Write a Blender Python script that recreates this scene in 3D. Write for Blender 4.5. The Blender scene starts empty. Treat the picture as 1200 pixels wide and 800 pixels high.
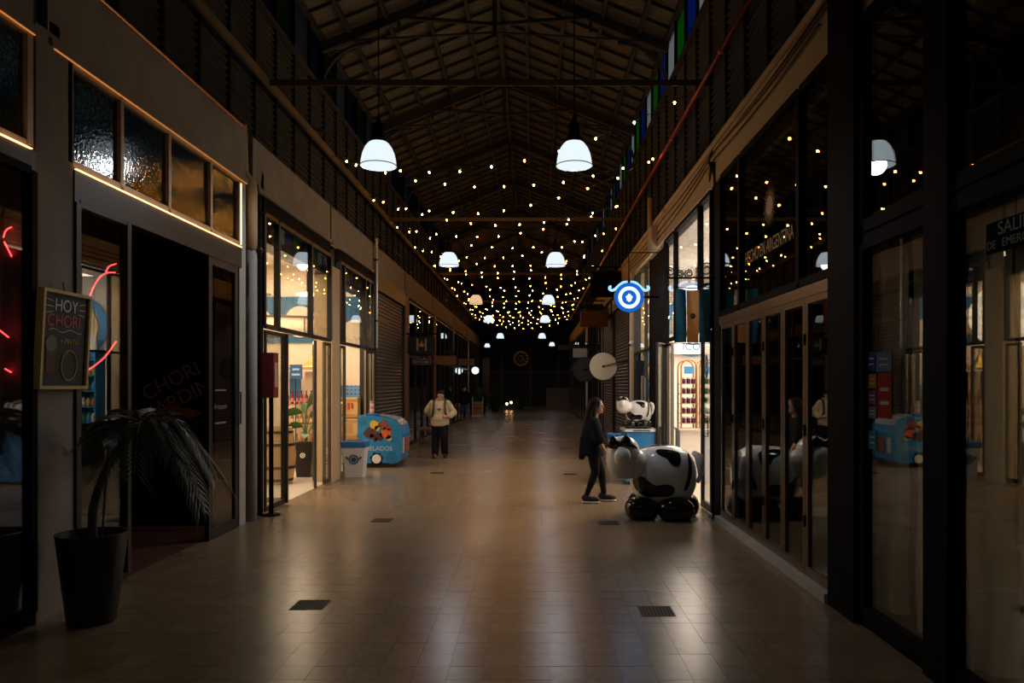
import bpy, bmesh, math, random
from mathutils import Vector, Matrix, Euler
random.seed(7)
PI = math.pi
S = bpy.context.scene
COL = S.collection

# ------------------------------------------------------------------ camera, world, exposure
F, VX, VY, CH = 870.0, 625.0, 451.0, 1.75          # focal length and vanishing point for a 1200x800 frame, eye height
cd = bpy.data.cameras.new('camera'); cam = bpy.data.objects.new('camera', cd); COL.objects.link(cam)
cam.location = (0, 0, CH); cam.rotation_euler = (PI/2, 0, 0)
cd.sensor_width = 36; cd.lens = 36*F/1200; cd.clip_start = .05; cd.clip_end = 300
cd.shift_x = (600-VX)/1200; cd.shift_y = (VY-400)/1200
S.camera = cam
w = bpy.data.worlds.new('night'); S.world = w; w.use_nodes = True
w.node_tree.nodes['Background'].inputs[0].default_value = (.10, .13, .2, 1)
w.node_tree.nodes['Background'].inputs[1].default_value = .05
S.view_settings.view_transform = 'Standard'; S.view_settings.look = 'None'
S.view_settings.exposure = 0.5; S.view_settings.gamma = 1; S.view_settings.use_curve_mapping = False
S.cycles.use_denoising = True; S.cycles.transparent_max_bounces = 24; S.cycles.max_bounces = 8
S.cycles.sample_clamp_indirect = 2.0; S.cycles.use_adaptive_sampling = False

LAMP_W, SHADE_E, BULB_E = 36.0, .74, 54.0
def light(name, kind, loc, energy, col, parent=None, rot=(0, 0, 0), **kw):
    d = bpy.data.lights.new(name, kind); d.energy = energy; d.color = col
    for k, v in kw.items(): setattr(d, k, v)
    o = bpy.data.objects.new(name, d); COL.objects.link(o); o.location = loc; o.rotation_euler = rot
    if parent: o.parent = parent; o.location = Vector(loc)-org(parent)
    return o
WARM = (1, .72, .45); PEACH = (1, .78, .55)
ORG = {}
def org(o): return ORG.get(o.name, Vector((0, 0, 0)))
# street lamps outside the hall, beyond the coloured clerestory panes of the shop side
for y in (8, 14, 21, 30): light('street_light', 'POINT', (9.5, y, 8.6), 220, (.95, .97, 1), shadow_soft_size=.3)
# ceiling lights of the lit shops
light('shop_light', 'AREA', (-5.6, 11.7, 4.42), 105, PEACH, shape='RECTANGLE', size=3.0, size_y=2.4)
light('shop_light', 'AREA', (-5.4, 15.2, 4.42), 105, PEACH, shape='RECTANGLE', size=3.0, size_y=2.6)
light('shop_light', 'AREA', (4.3, 11.9, 4.3), 105, (1, .84, .68), shape='RECTANGLE', size=2.4, size_y=2.6)
light('shop_light', 'AREA', (4.1, 16.2, 4.3), 95, (1, .86, .7), shape='RECTANGLE', size=2.2, size_y=2.4)

for x, y, e, c in ((-5.3, 12.0, 38, PEACH), (-5.0, 15.4, 44, PEACH), (3.6, 12.4, 100, (1, .84, .70)), (3.6, 15.6, 90, (1, .84, .70))):  # fill lights added to brighten the shop ceilings, no fixture at these points
    light('shop_fill', 'POINT', (x, y, 3.2), e, c, shadow_soft_size=.7)

# ------------------------------------------------------------------ materials
MATS = {}
def mat(name, col, rough=.6, metal=0., var=.18, scale=5., bump=0., bscale=40., emit=None, es=0., spec=.5, rand=0., rvar=0., aniso=None, detail=5.):
    if name in MATS: return MATS[name]
    m = bpy.data.materials.new(name); MATS[name] = m; m.use_nodes = True
    nt = m.node_tree; N = nt.nodes; K = nt.links; p = N['Principled BSDF']
    tc = N.new('ShaderNodeTexCoord'); mp = N.new('ShaderNodeMapping'); K.new(tc.outputs['Object'], mp.inputs[0])
    if aniso: mp.inputs['Scale'].default_value = aniso
    nz = N.new('ShaderNodeTexNoise'); nz.inputs['Scale'].default_value = scale; nz.inputs['Detail'].default_value = detail
    K.new(mp.outputs[0], nz.inputs['Vector'])
    mx = N.new('ShaderNodeMix'); mx.data_type = 'RGBA'
    lo = [max(0, c*(1-var)) for c in col]; hi = [min(1, c*(1+var)) for c in col]
    mx.inputs[6].default_value = (*lo, 1); mx.inputs[7].default_value = (*hi, 1); K.new(nz.outputs['Fac'], mx.inputs[0])
    out = mx.outputs[2]
    if rand:
        oi = N.new('ShaderNodeObjectInfo'); gi = N.new('ShaderNodeNewGeometry'); ad = N.new('ShaderNodeMath'); ad.operation = 'ADD'
        K.new(oi.outputs['Random'], ad.inputs[0]); K.new(gi.outputs['Random Per Island'], ad.inputs[1])
        fr = N.new('ShaderNodeMath'); fr.operation = 'FRACT'; K.new(ad.outputs[0], fr.inputs[0])
        mr = N.new('ShaderNodeMapRange'); mr.inputs[3].default_value = 1-rand; mr.inputs[4].default_value = 1+rand
        K.new(fr.outputs[0], mr.inputs[0])
        hs = N.new('ShaderNodeHueSaturation'); K.new(out, hs.inputs['Color']); K.new(mr.outputs[0], hs.inputs['Value']); out = hs.outputs[0]
    K.new(out, p.inputs['Base Color'])
    p.inputs['Roughness'].default_value = rough; p.inputs['Metallic'].default_value = metal
    p.inputs['Specular IOR Level'].default_value = spec
    if rvar:
        mr2 = N.new('ShaderNodeMapRange'); mr2.inputs[3].default_value = rough-rvar; mr2.inputs[4].default_value = rough+rvar
        n2 = N.new('ShaderNodeTexNoise'); n2.inputs['Scale'].default_value = .9; n2.inputs['Detail'].default_value = 0; K.new(tc.outputs['Object'], n2.inputs['Vector'])
        K.new(n2.outputs['Fac'], mr2.inputs[0]); K.new(mr2.outputs[0], p.inputs['Roughness'])
    if bump:
        b = N.new('ShaderNodeBump'); b.inputs['Strength'].default_value = bump; b.inputs['Distance'].default_value = .01
        n3 = N.new('ShaderNodeTexNoise'); n3.inputs['Scale'].default_value = bscale; n3.inputs['Detail'].default_value = 3
        K.new(mp.outputs[0], n3.inputs['Vector']); K.new(n3.outputs['Fac'], b.inputs['Height']); K.new(b.outputs[0], p.inputs['Normal'])
    if emit:
        p.inputs['Emission Color'].default_value = (*emit, 1); p.inputs['Emission Strength'].default_value = es
    return m
def glass(name, tint=(.9, .95, .95), bump=0., bscale=60., rough=0., boost=1.0, diff=0., dcol=(.3, .3, .3)):
    if name in MATS: return MATS[name]
    m = bpy.data.materials.new(name); MATS[name] = m; m.use_nodes = True
    nt = m.node_tree; N = nt.nodes; K = nt.links; N.remove(N['Principled BSDF']); out = N['Material Output']
    tr = N.new('ShaderNodeBsdfTransparent'); tr.inputs[0].default_value = (*tint, 1)
    gl = N.new('ShaderNodeBsdfGlossy'); gl.inputs['Roughness'].default_value = rough; gl.inputs['Color'].default_value = (1, 1, 1, 1)
    fr = N.new('ShaderNodeFresnel'); ge = N.new('ShaderNodeNewGeometry'); io = N.new('ShaderNodeMath'); io.operation = 'MULTIPLY_ADD'
    K.new(ge.outputs['Backfacing'], io.inputs[0]); io.inputs[1].default_value = 1/1.5-1.5; io.inputs[2].default_value = 1.5; K.new(io.outputs[0], fr.inputs[0])
    mu = N.new('ShaderNodeMath'); mu.operation = 'MULTIPLY'; mu.inputs[1].default_value = boost; mu.use_clamp = True
    K.new(fr.outputs[0], mu.inputs[0])
    mx = N.new('ShaderNodeMixShader'); K.new(mu.outputs[0], mx.inputs[0])
    base = tr.outputs[0]
    if diff:
        df = N.new('ShaderNodeBsdfTranslucent'); df.inputs[0].default_value = (*dcol, 1)
        m2 = N.new('ShaderNodeMixShader'); m2.inputs[0].default_value = diff; K.new(tr.outputs[0], m2.inputs[1]); K.new(df.outputs[0], m2.inputs[2]); base = m2.outputs[0]
    K.new(base, mx.inputs[1]); K.new(gl.outputs[0], mx.inputs[2]); K.new(mx.outputs[0], out.inputs[0])
    if bump:
        tc = N.new('ShaderNodeTexCoord'); n3 = N.new('ShaderNodeTexNoise'); n3.inputs['Scale'].default_value = bscale; n3.inputs['Detail'].default_value = 2
        K.new(tc.outputs['Object'], n3.inputs['Vector']); b = N.new('ShaderNodeBump'); b.inputs['Strength'].default_value = bump; b.inputs['Distance'].default_value = .01
        K.new(n3.outputs['Fac'], b.inputs['Height']); K.new(b.outputs[0], gl.inputs['Normal']); K.new(b.outputs[0], fr.inputs['Normal'])
    return m
def emis(name, col, e):
    if name in MATS: return MATS[name]
    m = bpy.data.materials.new(name); MATS[name] = m; m.use_nodes = True
    nt = m.node_tree; N = nt.nodes; N.remove(N['Principled BSDF']); em = N.new('ShaderNodeEmission')
    em.inputs[0].default_value = (*col, 1); em.inputs[1].default_value = e; nt.links.new(em.outputs[0], N['Material Output'].inputs[0])
    return m

concrete = mat('concrete', (.23, .19, .15), .85, var=.3, scale=3, bump=.4, bscale=18)
plaster = mat('plaster', (.52, .385, .23), .8, var=.15, scale=2, bump=.2)
grey_pl = mat('grey_plaster', (.36, .35, .34), .75, var=.15)
black_metal = mat('black_metal', (.006, .006, .007), .7, 0, var=.2, spec=.06)
dark_metal = mat('dark_metal', (.022, .021, .02), .42, .2, spec=.3)
alu = mat('aluminium', (.20, .18, .155), .32, .9, var=.12, aniso=(1, 1, .1))
bronze = mat('bronze', (.27, .20, .13), .3, .9, var=.15)
woodframe = mat('amber_frame', (.42, .30, .19), .45, .2, var=.2)
tile_m = mat('floor_tile', (.215, .152, .088), .25, var=.3, scale=9, bump=.025, bscale=14, rand=.10, rvar=.06, spec=.4)
tile_far = mat('floor_far', (.225, .16, .095), .26, var=.12, scale=.8, rvar=.04, spec=.45, detail=0.)
def grid_tiles(m):
    # square joints on the paving that is too far off for its tiles to be built one by one
    nt = m.node_tree; N = nt.nodes; K = nt.links; p = N['Principled BSDF']
    src = p.inputs['Base Color'].links[0].from_socket; tc = [n for n in N if n.type == 'TEX_COORD'][0]
    mp = N.new('ShaderNodeMapping'); mp.inputs['Location'].default_value = (-.11, -4.2, 0); K.new(tc.outputs['Object'], mp.inputs[0])
    b = N.new('ShaderNodeTexBrick'); b.offset = 0; b.squash = 1; b.inputs['Scale'].default_value = 1; b.inputs['Brick Width'].default_value = .21; b.inputs['Row Height'].default_value = .21
    b.inputs['Mortar Size'].default_value = .002; b.inputs['Mortar Smooth'].default_value = 0; b.inputs['Color1'].default_value = (1, 1, 1, 1); b.inputs['Color2'].default_value = (1, 1, 1, 1); b.inputs['Mortar'].default_value = (.85, .85, .85, 1)
    K.new(mp.outputs[0], b.inputs['Vector'])
    mx = N.new('ShaderNodeMix'); mx.data_type = 'RGBA'; mx.blend_type = 'MULTIPLY'; mx.inputs[0].default_value = 1; K.new(src, mx.inputs[6]); K.new(b.outputs['Color'], mx.inputs[7]); K.new(mx.outputs[2], p.inputs['Base Color'])
grid_tiles(tile_far)
grout = mat('grout', (.09, .07, .05), .6)
dark_wall = mat('dark_wall', (.03, .026, .022), .8)
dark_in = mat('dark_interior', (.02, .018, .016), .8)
louv_m = mat('louver_paint', (.032, .03, .026), .6, var=.35, scale=3)
roof_m = mat('roof_sheet', (.125, .096, .055), .6, .1, var=.45, scale=1.5)
rafter_m = mat('rafter', (.035, .03, .024), .7, var=.3)
rust = mat('rust_brown', (.16, .075, .035), .6, .2, var=.3)
ochre = mat('ochre_bar', (.15, .10, .045), .55, .2, var=.3)
redpipe = mat('red_pipe', (.22, .035, .02), .3, .2)
cream = mat('cream_wall', (.80, .66, .50), .7, var=.05)
white_wall = mat('white_wall', (.82, .76, .70), .7, var=.04)
bluewall = mat('blue_wall', (.025, .12, .24), .7, var=.1)
shopfloor = mat('shop_floor', (.62, .55, .46), .3, var=.08)
clear = glass('clear_glass', (.93, .95, .94))
dkglass = glass('dark_glass', (.80, .82, .80), boost=1.25)
pebble = glass('pebbled_glass', (.40, .43, .42), bump=.22, bscale=30, rough=.02, boost=1.5)
black = mat('black_plastic', (.01, .01, .011), .3)
white_p = mat('white_plastic', (.75, .75, .75), .35, var=.04)
blue_p = mat('blue_plastic', (.02, .17, .45), .35, var=.1)
gold = mat('gold_leaf', (.36, .20, .05), .6, .1)
wood = mat('wood', (.42, .24, .10), .5, var=.3, scale=4, aniso=(1, 1, .12))
paper = mat('brown_paper', (.46, .37, .25), .85, var=.2, scale=1.4)

# ------------------------------------------------------------------ mesh helpers
class MB:
    def __init__(s): s.v = []; s.f = []
    def add(s, vs, fs):
        o = len(s.v); s.v += [tuple(v) for v in vs]; s.f += [tuple(i+o for i in f) for f in fs]; return s
    def box(s, x0, x1, y0, y1, z0, z1):
        vs = [(x, y, z) for x in (x0, x1) for y in (y0, y1) for z in (z0, z1)]
        return s.add(vs, [(0, 1, 3, 2), (4, 6, 7, 5), (0, 4, 5, 1), (2, 3, 7, 6), (0, 2, 6, 4), (1, 5, 7, 3)])
    def bar(s, a, b, w, h=None, up=(0, 0, 1)):
        h = h or w; a = Vector(a); b = Vector(b); d = (b-a).normalized(); u = Vector(up)
        if abs(d.dot(u)) > .98: u = Vector((1, 0, 0))
        x = d.cross(u).normalized(); z = x.cross(d).normalized()
        vs = [p+x*sx*w/2+z*sz*h/2 for p in (a, b) for sx in (-1, 1) for sz in (-1, 1)]
        return s.add(vs, [(0, 1, 3, 2), (4, 6, 7, 5), (0, 4, 5, 1), (2, 3, 7, 6), (0, 2, 6, 4), (1, 5, 7, 3)])
    def tube(s, pts, r, n=8, closed=False):
        pts = [Vector(p) for p in pts]; m = len(pts); rr = r if isinstance(r, (list, tuple)) else [r]*m
        vs = []; prev = None
        for i, p in enumerate(pts):
            if closed: d = pts[(i+1) % m]-pts[i-1]
            else: d = pts[min(i+1, m-1)]-pts[max(i-1, 0)]
            d.normalize()
            if prev is None:
                x = d.orthogonal().normalized()
            else:
                x = prev-d*prev.dot(d)
                x = x.normalized() if x.length > 1e-6 else d.orthogonal().normalized()
            prev = x; y = d.cross(x)
            vs += [p+(x*math.cos(2*PI*k/n)+y*math.sin(2*PI*k/n))*rr[i] for k in range(n)]
        fs = []
        for i in range(m if closed else m-1):
            a = i*n; b = ((i+1) % m)*n
            fs += [(a+k, a+(k+1) % n, b+(k+1) % n, b+k) for k in range(n)]
        if not closed: fs += [tuple(range(n-1, -1, -1)), tuple((m-1)*n+k for k in range(n))]
        return s.add(vs, fs)
    def lathe(s, prof, n=24, c=(0, 0, 0), M=None, ell=1.):
        vs = []; c = Vector(c)
        for r, z in prof:
            for k in range(n):
                p = Vector((r*math.cos(2*PI*k/n), r*ell*math.sin(2*PI*k/n), z))
                vs.append((M @ p if M else p)+c)
        fs = [(i*n+k, i*n+(k+1) % n, (i+1)*n+(k+1) % n, (i+1)*n+k) for i in range(len(prof)-1) for k in range(n)]
        if prof[0][0] > 1e-5: fs.append(tuple(range(n-1, -1, -1)))
        if prof[-1][0] > 1e-5: fs.append(tuple((len(prof)-1)*n+k for k in range(n)))
        return s.add(vs, fs)
    def prism(s, poly, d, M=None):
        # polygon in local xy, extruded along local z by d
        n = len(poly); vs = [Vector((x, y, z)) for z in (0, d) for x, y in poly]
        if M: vs = [M @ v for v in vs]
        return s.add(vs, [tuple(range(n-1, -1, -1)), tuple(range(n, 2*n))]+[(k, (k+1) % n, n+(k+1) % n, n+k) for k in range(n)])
    def ell(s, c, r, n=16, m=10, M=None, e=2., zmin=None):
        vs = []; c = Vector(c)
        def sp(t): return math.copysign(abs(t)**(2/e), t)
        for i in range(m+1):
            ph = PI*i/m-PI/2
            for k in range(n):
                th = 2*PI*k/n
                p = Vector((r[0]*sp(math.cos(ph))*sp(math.cos(th)), r[1]*sp(math.cos(ph))*sp(math.sin(th)), r[2]*sp(math.sin(ph))))
                p = (M @ p if M else p)+c
                if zmin is not None and p.z < zmin: p.z = zmin
                vs.append(p)
        return s.add(vs, [(i*n+k, i*n+(k+1) % n, (i+1)*n+(k+1) % n, (i+1)*n+k) for i in range(m) for k in range(n)])
    def limb(s, pts, rs):
        for p, r in zip(pts, rs): s.ell(p, (r, r, r), 12, 8)
        for i in range(len(pts)-1): s.tube([pts[i], pts[i+1]], [rs[i], rs[i+1]], 12)
        return s
    def loft(s, rings, n=20):
        # rings: (cx, cy, cz, rx, ry)
        vs = [(cx+rx*math.cos(2*PI*k/n), cy+ry*math.sin(2*PI*k/n), cz) for cx, cy, cz, rx, ry in rings for k in range(n)]
        fs = [(i*n+k, i*n+(k+1) % n, (i+1)*n+(k+1) % n, (i+1)*n+k) for i in range(len(rings)-1) for k in range(n)]
        fs += [tuple(range(n-1, -1, -1)), tuple((len(rings)-1)*n+k for k in range(n))]
        return s.add(vs, fs)
    def mesh(s, name, m, off=Vector((0, 0, 0)), smooth=False):
        me = bpy.data.meshes.new(name)
        me.from_pydata([(v[0]-off.x, v[1]-off.y, v[2]-off.z) for v in s.v], [], s.f)
        bm = bmesh.new(); bm.from_mesh(me); bmesh.ops.remove_doubles(bm, verts=bm.verts, dist=1e-5)
        bmesh.ops.recalc_face_normals(bm, faces=bm.faces); bm.to_mesh(me); bm.free()
        if smooth:
            me.polygons.foreach_set('use_smooth', [True]*len(me.polygons))
        me.materials.append(m); me.update(); return me
    def build(s, name, m, parent=None, smooth=False, local=False):
        off = Vector((0, 0, 0)) if (local or parent is None) else org(parent)
        o = bpy.data.objects.new(name, s.mesh(name, m, off, smooth)); COL.objects.link(o)
        if parent: o.parent = parent; ORG[o.name] = org(parent)
        if smooth == 'auto':
            o.data.polygons.foreach_set('use_smooth', [True]*len(o.data.polygons))
            o.data.set_sharp_from_angle(angle=.7)
        return o
def B(*a): return MB().box(*a)
def tag(o, label=None, cat=None, group=None, kind=None):
    if label: o['label'] = label
    if cat: o['category'] = cat
    if group: o['group'] = group
    if kind: o['kind'] = kind
    return o
def thing(name, label, cat, loc, group=None, rz=0):
    o = bpy.data.objects.new(name, None); COL.objects.link(o); o.location = loc; o.rotation_euler = (0, 0, rz); o.empty_display_size = .1
    ORG[o.name] = Vector(loc); return tag(o, label, cat, group)
def struct(name, loc=(0, 0, 0), label=None):
    o = bpy.data.objects.new(name, None); COL.objects.link(o); o.location = loc; ORG[o.name] = Vector(loc)
    return tag(o, label, None, None, 'structure')
def copy_tree(o, parent=None):
    c = o.copy(); COL.objects.link(c); c.parent = parent
    for ch in list(o.children): copy_tree(ch, c)
    return c
def text(name, body, size, m, parent, loc, rot, ext=.003, align='CENTER', sx=1.):
    cu = bpy.data.curves.new(name, 'FONT'); cu.body = body; cu.size = size; cu.extrude = ext; cu.align_x = align; cu.align_y = 'CENTER'
    tmp = bpy.data.objects.new('tmp', cu); me = tmp.to_mesh().copy(); tmp.to_mesh_clear(); bpy.data.objects.remove(tmp); bpy.data.curves.remove(cu)
    me.materials.clear(); me.materials.append(m); o = bpy.data.objects.new(name, me); COL.objects.link(o); o.scale = (sx, 1, 1)
    o.rotation_euler = rot
    if parent: o.parent = parent; o.location = Vector(loc)-org(parent)
    else: o.location = loc
    return o
ON_L, ON_R, ON_F = (PI/2, 0, PI/2), (PI/2, 0, -PI/2), (PI/2, 0, 0)
def rotM(o, e): return Matrix.Translation(Vector(o)) @ Euler(e).to_matrix().to_4x4()
def circ(r, n=24, a0=0, a1=2*PI, cx=0, cy=0):
    return [(cx+r*math.cos(a0+(a1-a0)*k/n), cy+r*math.sin(a0+(a1-a0)*k/n)) for k in range(n)]
def ring_poly(mb, r0, r1, d, M, n=32):
    vs = [M @ Vector((r*math.cos(2*PI*k/n), r*math.sin(2*PI*k/n), z)) for z in (0, d) for r in (r0, r1) for k in range(n)]
    fs = []
    for k in range(n):
        j = (k+1) % n
        fs += [(k, j, n+j, n+k), (2*n+k, 3*n+k, 3*n+j, 2*n+j), (n+k, n+j, 3*n+j, 3*n+k), (k, 2*n+k, 2*n+j, j)]
    return mb.add(vs, fs)

XL, XR = -3.65, 2.42
ULX, URX = -3.95, 2.52          # upper walls
EAVE, RIDGE_X, RIDGE_Z = 8.2, -.72, 9.5
YEND = 50.0

# ------------------------------------------------------------------ floor
YF = 4.2+.21*17
fl = struct('floor', label='polished tan square tile floor of the hall')
B(-12, XR+.2, -3, YF, -.25, -.005).build('subfloor', grout, fl)
B(-12, 12, YF, 66, -.25, 0.0).build('far_paving', tile_far, fl)
T = .21; x_ph = .11; xs = [x_ph+T*i for i in range(-18, 11)]
tile_me = B(-.104, .104, -.104, .104, -.02, 0).mesh('tile', tile_m)
ty = [4.20+T*j for j in range(17)]
n_t = 0; rest = MB()
for j, y in enumerate(ty):
    for x in xs:
        if x < XL-.05 or x+T > XR+.1: continue
        cx, cy = x+T/2, y+T/2
        if n_t < 300:
            o = bpy.data.objects.new('tile', tile_me); COL.objects.link(o); o.parent = fl; o.location = (cx, cy, random.uniform(-.0008, .0004))
            o.rotation_euler = (random.gauss(0, .0022), random.gauss(0, .0022), 0); n_t += 1
        else:
            a, b = random.gauss(0, .0022), random.gauss(0, .0022); h = .104; k = len(rest.v)
            rest.box(cx-h, cx+h, cy-h, cy+h, -.02, 0)
            for q in range(k, k+8):
                vx, vy, vz = rest.v[q]
                if vz > -.01: rest.v[q] = (vx, vy, (vx-cx)*a+(vy-cy)*b+random.uniform(-.0002, .0002))
tag(rest.build('tile_field', tile_m, fl), kind='stuff')
B(XL-.05, XR, -3, 4.2, -.02, -.0005).build('near_paving', tile_far, fl)
def grate(x, y, lab):
    t = thing('floor_drain', lab, 'drain', (x, y, 0), 'cast drain grates in the floor')
    m = MB()
    for a in (-.13, .118): m.box(x+a, x+a+.012, y-.13, y+.13, -.004, .003); m.box(x-.118, x+.118, y+a, y+a+.012, -.004, .003)
    m.build('rim', mat('drain_iron', (.035, .03, .025), .6, .6), t)
    B(x-.118, x+.118, y-.118, y+.118, -.004, .001).build('pit', mat('pit', (.006, .005, .004), .9), t)
    s = MB()
    for i in range(9): s.box(x-.11+i*.0255, x-.098+i*.0255, y-.118, y+.118, .0008, .0028)
    for i in range(3): s.box(x-.118, x+.118, y-.06+i*.055, y-.05+i*.055, .0008, .0026)
    s.build('grating', MATS['drain_iron'], t)
def gp(px, py): y = F*CH/(py-VY); return ((px-VX)*y/F, y)
for (px, py, lab) in ((364, 708.5, 'square iron floor drain nearest the tall black palm pot'), (769, 716, 'square iron floor drain nearest the folding bronze doors'),
                      (448, 609.5, 'iron floor drain on the left before the white bin'), (713, 612.5, 'iron floor drain just beside the large cow statue'),
                      (512, 554, 'iron floor drain in front of the man in beige'), (668, 555.5, 'iron floor drain on the near side of the walking woman'),
                      (662, 525, 'small far drain behind the walking woman')):
    grate(*gp(px, py), lab)

# ------------------------------------------------------------------ roof
ceil = struct('ceiling', label='dark corrugated pitched roof with rafters and purlins')
def slope(xe, xr, ze, zr, nm):
    m = MB(); Y0, Y1, st = -3, 52, .075; n = int((Y1-Y0)/st); vs = []
    for i in range(n+1):
        y = Y0+i*st; dz = .03*(1 if i % 2 else 0)
        vs += [(xe, y, ze+dz), (xr, y, zr+dz)]
    m.add(vs, [(2*i, 2*i+1, 2*i+3, 2*i+2) for i in range(n)])
    return m.build(nm, roof_m, ceil)
dzl = .12
slope(ULX-.35, RIDGE_X, EAVE-.14, RIDGE_Z, 'roof_sheet'); slope(URX+.35, RIDGE_X, EAVE-.14, RIDGE_Z, 'roof_sheet')
# skirt over the sheets so that no sky shows between the ribs
for xe in (ULX-.4, URX+.4):
    MB().add([(xe, -3, EAVE-.05), (RIDGE_X, -3, RIDGE_Z+.12), (RIDGE_X, 52, RIDGE_Z+.12), (xe, 52, EAVE-.05)], [(0, 1, 2, 3)]).build('roof_deck', rafter_m, ceil)
def on_slope(side, t, drop):     # t 0 at eave, 1 at ridge
    xe = ULX if side < 0 else URX
    return (xe+(RIDGE_X-xe)*t, EAVE+(RIDGE_Z-EAVE)*t-drop)
raf = []
for sd in (-1, 1):
    x0, z0 = on_slope(sd, 0, .05); x1, z1 = on_slope(sd, 1, .05)
    a = MB().bar((x0, 0, z0), (x1, 0, z1), .032, .06).mesh('rafter', rafter_m); raf.append(a)
y = 8.2
while y < 34:
    for a in raf:
        o = bpy.data.objects.new('rafter', a); COL.objects.link(o); o.parent = ceil; o.location = (0, y, 0)
    y += .575
for sd in (-1, 1):
    for t in (.17, .38, .6, .82):
        x, z = on_slope(sd, t, .12)
        MB().bar((x, 2, z), (x, 50, z), .06, .09).build('purlin', rafter_m, ceil)
MB().bar((RIDGE_X, 0, RIDGE_Z-.1), (RIDGE_X, 50, RIDGE_Z-.1), .1, .2).build('ridge_beam', rafter_m, ceil)
# trusses
k = 0
yT = 9.2
while yT < 48:
    k += 1
    t = struct('trim_%d' % k, (0, yT, 0), 'dark iron roof truss with curved brackets')
    for sd in (-1, 1):
        x0, z0 = on_slope(sd, 0, .2); x1, z1 = on_slope(sd, 1, .2)
        MB().bar((x0, yT, z0), (x1, yT, z1), .1, .17).build('principal_rafter', rafter_m, t)
        pts = []
        xe = ULX if sd < 0 else URX
        for i in range(9):
            a = PI/2*i/8; pts.append((xe-sd*(.95*(1-math.cos(a))), yT, 7.15+.95*math.sin(a)))
        MB().tube(pts, .035, 6).build('curved_bracket', rafter_m, t)
        pts = [(xe-sd*(.3+.13*math.cos(a)*(1-a/16)), yT, 7.85+.13*math.sin(a)*(1-a/16)) for a in [j*.5 for j in range(20)]]
        MB().tube(pts, .014, 5).build('scroll', rafter_m, t)
        xs_, zs_ = on_slope(sd, .45, .2); MB().bar((xs_, yT, zs_), (RIDGE_X, yT, 8.45), .06, .06).build('strut', rafter_m, t)
        MB().bar((xs_, yT, zs_), (xs_, yT, 8.3), .05, .05).build('strut', rafter_m, t)
    MB().bar((RIDGE_X, yT, 8.2), (RIDGE_X, yT, RIDGE_Z-.15), .08, .08).build('king_post', rafter_m, t)
    MB().tube([(ULX, yT, 8.12), (RIDGE_X, yT, 8.3), (URX, yT, 8.12)], .022, 6).build('tie_rod', rafter_m, t)
    yT += 4.6
# low cross ties at the level of the rails
for yT in (10.55, 19.2, 28.6, 38, 47):
    k += 1; t = struct('trim_%d' % k, (0, yT, 6.0), 'riveted steel cross tie spanning the hall')
    m = MB().box(ULX, URX, yT-.05, yT+.05, 6.05, 6.07).box(ULX, URX, yT-.055, yT-.045, 5.98, 6.05); m.build('angle_bar', ochre, t)
    r = MB()
    for i in range(30): r.ell((ULX+.3+i*.2, yT-.056, 6.015), (.01, .008, .01), 6, 4)
    tag(r.build('rivet_row', rust, t), kind='stuff')

# ------------------------------------------------------------------ hall walls
wl = struct('wall_left', label='concrete fascia and louvered upper wall over the left shops')
wr = struct('wall_right', label='plastered fascia and louvered upper wall over the right shops')
segL = [(-3, 5.42), (5.58, 9.42), (9.66, 13.33), (13.42, 16.85), (16.98, 21.0), (21.2, 26.9), (27.1, 33.4), (33.6, 41), (41.2, 50)]
for a, b in segL:
    B(XL-.3, XL, a, b, 4.36, 4.98).build('fascia_panel', concrete, wl)
    B(XL-.3, XL+.04, a, b, 4.30, 4.36).build('fascia_lip', concrete, wl)
B(ULX-.1, XL-.05, -3, 50, 4.3, 5.0).build('fascia_backing', dark_wall, wl)
segR = [(-3, 5.45), (5.95, 13.55), (13.62, 18.7), (18.8, 26), (26.2, 33), (33.2, 50)]
for a, b in segR:
    B(XR, XR+.3, a, b, 4.44, 4.98).build('fascia_panel', plaster, wr)
    B(XR-.03, XR+.3, a, b, 4.92, 5.0).build('fascia_lip', plaster, wr)
B(XR+.05, URX+.1, -3, 50, 4.4, 5.0).build('fascia_backing', dark_wall, wr)
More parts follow.
